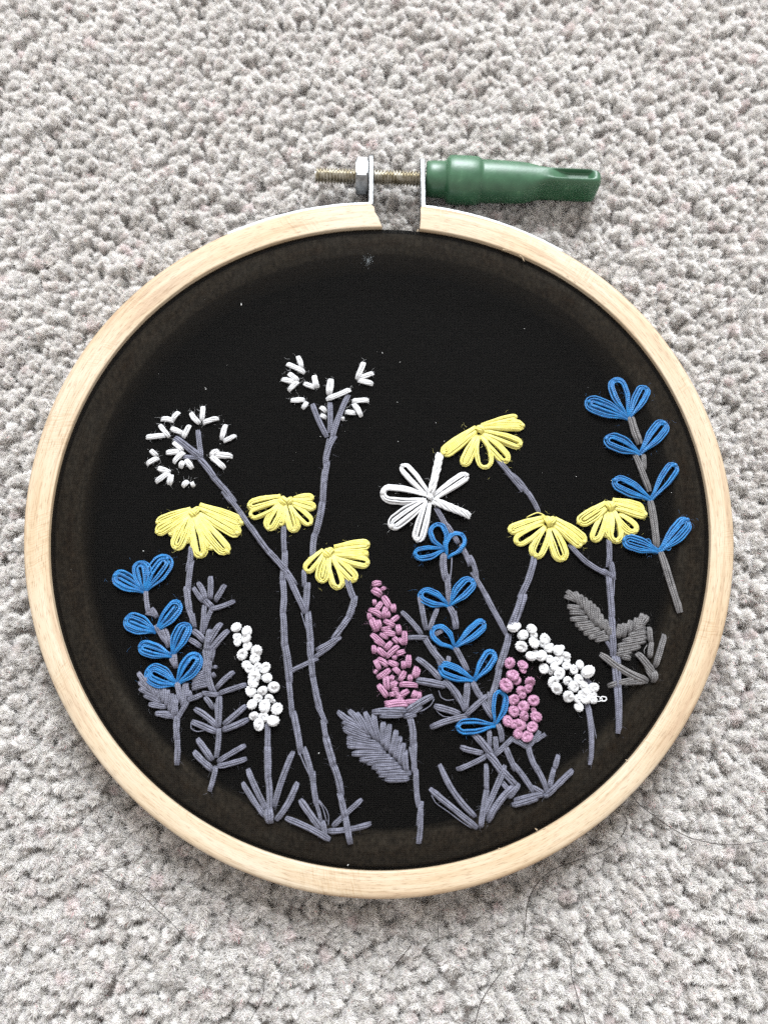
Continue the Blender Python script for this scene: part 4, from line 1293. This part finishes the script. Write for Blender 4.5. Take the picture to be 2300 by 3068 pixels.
def tuft(i):
    lr = np.random.default_rng(500 + i)
    mb = MB()
    H = 4.5
    bend = lr.uniform(0.45, 1.25)              # how far the tip flops over, radians
    curl = lr.uniform(-0.5, 0.5)
    ts = np.linspace(0, 1, 24)
    ang = bend * np.clip((ts - 0.15) / 0.85, 0, 1) ** 1.2
    ds = H * 1.1 / 23
    x = np.concatenate([[0], np.cumsum(np.sin(ang[:-1]) * ds)]); z = np.concatenate([[0], np.cumsum(np.cos(ang[:-1]) * ds)])
    y = curl * ts ** 2 * 1.6
    S_ = np.stack([x, y, z], 1)
    T = np.gradient(S_, axis=0); T /= np.linalg.norm(T, axis=1, keepdims=True)
    A = np.cross(T, [0, 1.0, 0]); A /= np.linalg.norm(A, axis=1, keepdims=True); B = np.cross(A, T)
    K, n = 760, 5
    s0 = lr.uniform(0.2, 1.0, K) ** 0.7
    ph = lr.uniform(0, 2 * math.pi, K); rad = 1.0 * np.sqrt(lr.uniform(0.3, 1, K)); rad = np.where(s0 > 0.72, 0.9 * np.sqrt(lr.uniform(0, 1, K)), rad)
    I3 = lambda q, M_: np.stack([np.interp(q, ts, M_[:, k]) for k in range(3)], 1)
    c, a_, b_, t_ = I3(s0, S_), I3(s0, A), I3(s0, B), I3(s0, T)
    out = a_ * np.cos(ph)[:, None] + b_ * np.sin(ph)[:, None]
    tng = -a_ * np.sin(ph)[:, None] + b_ * np.cos(ph)[:, None]
    d0 = t_ * 1.0 + out * (0.10 + 0.42 * rad / 0.85)[:, None] + tng * 0.6 + lr.normal(0, 0.2, (K, 3))
    d0 /= np.linalg.norm(d0, axis=1, keepdims=True)
    cv = lr.normal(0, 0.30, (K, 3)) + tng * 0.25 + out * 0.10
    ln = lr.uniform(0.5, 1.15, K) * (1.0 - 0.3 * np.clip((s0 - 0.6) / 0.4, 0, 1))
    f = np.linspace(0, 1, n)
    P = (c + out * rad[:, None])[:, None, :] + d0[:, None, :] * (ln[:, None] * f)[:, :, None] + cv[:, None, :] * (ln[:, None] * f ** 2)[:, :, None]
    mb.tubes(P, np.array([0.034, 0.034, 0.031, 0.025, 0.010]), 3)
    # solid core for the packed yarn, added so tuft heads reflect more light
    q = np.linspace(0, 0.80, 9)
    core = np.stack([np.interp(q, ts, S_[:, k]) for k in range(3)], 1)
    mb.tubes(core, np.array([0.62, 0.75, 0.84, 0.90, 0.92, 0.90, 0.80, 0.55, 0.08]), 9)
    me = mb.mesh("tuft", PILE)
    # each fibre its own faint tint
    ca = me.color_attributes.new("tint", 'FLOAT_COLOR', 'POINT')
    v = lr.uniform(0.93, 1.05, K)
    col = np.stack([v, v * lr.uniform(0.97, 1.0, K), v * lr.uniform(0.94, 1.0, K), np.ones(K)], 1)
    red = lr.uniform(0, 1, K) < 0.004
    col[red, :3] = (0.9, 0.45, 0.45)
    ca.data.foreach_set("color", np.concatenate([np.repeat(col, n * 3, axis=0), np.tile([[0.96, 0.95, 0.94, 1.0]], (81, 1))]).astype(np.float32).ravel())
    o = bpy.data.objects.new("tuft_%02d" % i, me)
    PROTO.objects.link(o)


NT = 12
for i in range(NT): tuft(i)


def smooth_noise(x, y, seed, scale):
    lr = np.random.default_rng(seed)
    v = np.zeros_like(x)
    for k in range(7):
        a = lr.uniform(0, 2 * math.pi); f = lr.uniform(0.6, 1.6) / scale; p = lr.uniform(0, 6.28)
        v += np.sin((x * math.cos(a) + y * math.sin(a)) * f * 2 * math.pi + p)
    return v / 2.6


def pile():
    sx, sy = 1.82, 1.82
    xs = np.arange(X0, X1, sx); ys = np.arange(Y0, Y1, sy)
    gx, gy = np.meshgrid(xs, ys)
    gx = gx + (np.arange(len(ys)) % 2)[:, None] * sx * 0.5
    x = gx.ravel() + rng.normal(0, 0.42, gx.size); y = gy.ravel() + rng.normal(0, 0.42, gx.size)
    r = np.hypot(x, y)
    keep = r > 58
    x, y, r = x[keep], y[keep], r[keep]
    n = len(x)
    # the pile lies mostly across the picture, drifting from patch to patch
    a = 0.3 + 1.5 * smooth_noise(x, y, 3, 46) + 0.9 * smooth_noise(x, y, 4, 11) + rng.normal(0, 0.75, n)
    tilt = rng.normal(0, 0.14, (n, 2))
    sc = 0.90 + 0.07 * smooth_noise(x, y, 5, 16) + rng.normal(0, 0.10, n)
    under = (r < 77.0)
    h = np.where(under, 0.80, 1.0) * (1 + rng.normal(0, 0.06, n))
    V = np.stack([x, y, np.full(n, PZ)], 1) * MM
    me = bpy.data.meshes.new("carpet_pile")
    me.vertices.add(n); me.vertices.foreach_set("co", V.astype(np.float32).ravel())
    ra = me.attributes.new("rot", 'FLOAT_VECTOR', 'POINT'); ra.data.foreach_set("vector", np.stack([tilt[:, 0], tilt[:, 1], a], 1).astype(np.float32).ravel())
    sa = me.attributes.new("scl", 'FLOAT_VECTOR', 'POINT'); sa.data.foreach_set("vector", np.stack([sc, sc, (0.35 + 0.72 * sc) * h], 1).astype(np.float32).ravel())
    ia = me.attributes.new("pick", 'INT', 'POINT'); ia.data.foreach_set("value", rng.integers(0, NT, n).astype(np.int32))
    me.update()
    o = bpy.data.objects.new("carpet_pile", me); C.objects.link(o)
    tag(o, "pale grey tufted carpet pile round the hoop", "carpet pile", kind='stuff')
    ng = bpy.data.node_groups.new("pile", 'GeometryNodeTree')
    ng.interface.new_socket("Geometry", in_out='INPUT', socket_type='NodeSocketGeometry')
    ng.interface.new_socket("Geometry", in_out='OUTPUT', socket_type='NodeSocketGeometry')
    gi = ng.nodes.new("NodeGroupInput"); go = ng.nodes.new("NodeGroupOutput")
    ip = ng.nodes.new("GeometryNodeInstanceOnPoints"); ci = ng.nodes.new("GeometryNodeCollectionInfo")
    ci.inputs["Collection"].default_value = PROTO
    ci.inputs["Separate Children"].default_value = True
    ci.inputs["Reset Children"].default_value = True
    def attr(nm, ty):
        q = ng.nodes.new("GeometryNodeInputNamedAttribute"); q.data_type = ty; q.inputs["Name"].default_value = nm
        return next(s for s in q.outputs if s.enabled and s.name == "Attribute")
    l = ng.links
    l.new(gi.outputs[0], ip.inputs["Points"]); l.new(ci.outputs[0], ip.inputs["Instance"])
    ip.inputs["Pick Instance"].default_value = True
    l.new(attr("pick", 'INT'), ip.inputs["Instance Index"])
    er = ng.nodes.new("FunctionNodeEulerToRotation"); l.new(attr("rot", 'FLOAT_VECTOR'), er.inputs[0])
    l.new(er.outputs[0], ip.inputs["Rotation"]); l.new(attr("scl", 'FLOAT_VECTOR'), ip.inputs["Scale"])
    l.new(ip.outputs[0], go.inputs[0])
    md = o.modifiers.new("pile", 'NODES'); md.node_group = ng


pile()

# ------------------------------------------------------------------ loose hairs and bits on the carpet
HAIR = plain_mat("dark_hair", (0.018, 0.013, 0.011), 0.35)
BIT = plain_mat("dark_crumb", (0.02, 0.015, 0.012), 0.8)


def hair(k, pts, label, r=0.05, z=1.5, group="loose hairs on the carpet"):
    r = r * 1.6
    P = np.array([U(k[0] + x / k[2], k[1] + y / k[2], z) for x, y in pts])
    m_ = len(P)
    t = np.linspace(0, m_ - 1, 12 * (m_ - 1) + 1)
    # Catmull-Rom through the points
    Pe = np.concatenate([2 * P[:1] - P[1:2], P, 2 * P[-1:] - P[-2:-1]])
    Q = []
    for tt in t:
        i = min(int(tt), m_ - 2); f = tt - i
        p0, p1, p2, p3 = Pe[i], Pe[i + 1], Pe[i + 2], Pe[i + 3]
        Q.append(0.5 * (2 * p1 + (p2 - p0) * f + (2 * p0 - 5 * p1 + 4 * p2 - p3) * f * f + (3 * p1 - p0 - 3 * p2 + p3) * f ** 3))
    Q = np.array(Q)
    zz = z + 0.25 * np.sin(np.linspace(0, len(Q) * 0.21, len(Q)) + rng.uniform(0, 6))
    path = np.concatenate([Q, zz[:, None]], 1)
    o = MB().tubes(path, r, 5).build("hair", HAIR, origin=(0, 0, 0))
    tag(o, label, "hair", group)


c3, c5, c6, c4, c2 = (1500, 500, 2.0725), (1500, 2000, 2.0725), (700, 2400, 2.0725), (0, 2000, 2.0725), (0, 500, 2.0725)
hair(c3, [(1720, 640), (1650, 720), (1560, 830), (1460, 960), (1400, 1100), (1350, 1330), (1278, 1480)], "long dark hair curving down to the hoop's right rim, upper right", 0.05)
hair(c3, [(1700, 1365), (1600, 1410), (1450, 1475), (1310, 1532)], "thin straight hair reaching the right rim just below the longer hair", 0.035)
hair(c5, [(815, 795), (860, 850), (960, 930), (1080, 1010), (1200, 1065), (1400, 1100), (1560, 1090), (1700, 1060)], "dark hair sweeping from the lower right rim to the photo's right edge", 0.055)
hair(c5, [(715, 895), (765, 920), (778, 975), (740, 1060), (640, 1135), (440, 1210), (300, 1270), (210, 1360), (165, 1480), (150, 1600), (140, 1680)], "longest dark hair, hooked under the rim and trailing down at lower right", 0.06)
hair((1600, 2700, 4.145), [(-40, 335), (80, 365), (250, 410), (380, 490), (440, 600), (455, 800), (470, 970), (520, 1140), (560, 1280), (610, 1430), (640, 1540)], "hair bending sharply downwards to the photo's bottom edge, lower right", 0.05)
hair(c6, [(1660, 1065), (1600, 1140), (1545, 1230), (1515, 1310), (1495, 1390)], "wavy hair running down to the bottom edge, below the longest hair", 0.055)
hair(c6, [(1108, 875), (1080, 920), (1030, 985), (960, 1070)], "short dark hair lying slantwise on the carpet below the hoop", 0.05)
hair(c6, [(1275, 600), (1272, 700), (1268, 800), (1272, 905)], "faint straight hair hanging down from the bottom of the hoop", 0.035)
hair(c6, [(1498, 560), (1515, 620), (1550, 670), (1600, 700)], "small hooked hair tucked under the bottom rim", 0.04)
hair(c6, [(140, 1045), (185, 1110), (185, 1190), (155, 1270), (100, 1370)], "thin curved hair at the lower left of the bottom edge", 0.04)
hair(c4, [(600, 1240), (700, 1310), (820, 1370), (900, 1425), (980, 1510), (1060, 1580), (1130, 1650), (1190, 1730)], "long thin hair at lower left slanting down to the right", 0.045)
hair(c4, [(860, 1290), (920, 1300), (965, 1335), (1000, 1378)], "short curved hair at lower left above the long slanting one", 0.045)
hair(c4, [(605, 960), (640, 870), (700, 850), (745, 900), (735, 980), (690, 1025), (630, 1005), (600, 940)], "thin hair coiled in a ring by the lower left rim", 0.035)
hair(c2, [(325, -10), (310, 90), (290, 200), (270, 330), (245, 410), (200, 480)], "thin upright hair on the carpet at upper left", 0.035)
hair(c2, [(140, 390), (135, 450), (118, 520), (60, 590)], "faint short hair near the photo's left edge", 0.03)


def crumb(u, v, s, label):
    lr = np.random.default_rng(int(u))
    th = np.linspace(0, math.pi, 7); fi = np.linspace(0, 2 * math.pi, 11)
    x, y = U(u, v, 0.4)
    G = []
    for q in th:
        row = []
        for f in fi[:-1]:
            k = 1 + lr.normal(0, 0.18)
            row.append((x + s * 1.5 * k * math.sin(q) * math.cos(f), y + s * 0.7 * k * math.sin(q) * math.sin(f), 0.4 + s * 0.5 * k * math.cos(q)))
        row.append(row[0]); G.append(row)
    o = MB().grid(G).build("crumb", BIT, origin=(0, 0, 0))
    tag(o, label, "crumb", "dark crumbs on the carpet")


crumb(407, 2692, 0.42, "small dark crumb on the carpet at lower left")
crumb(306, 2750, 0.36, "brownish speck on the carpet at the lower left, nearer the bottom edge")
crumb(2247, 2644, 0.6, "dark elongated bit of debris on the carpet near the right edge")
crumb(1603, 2739, 0.22, "tiny black speck on the carpet beside the longest hair")
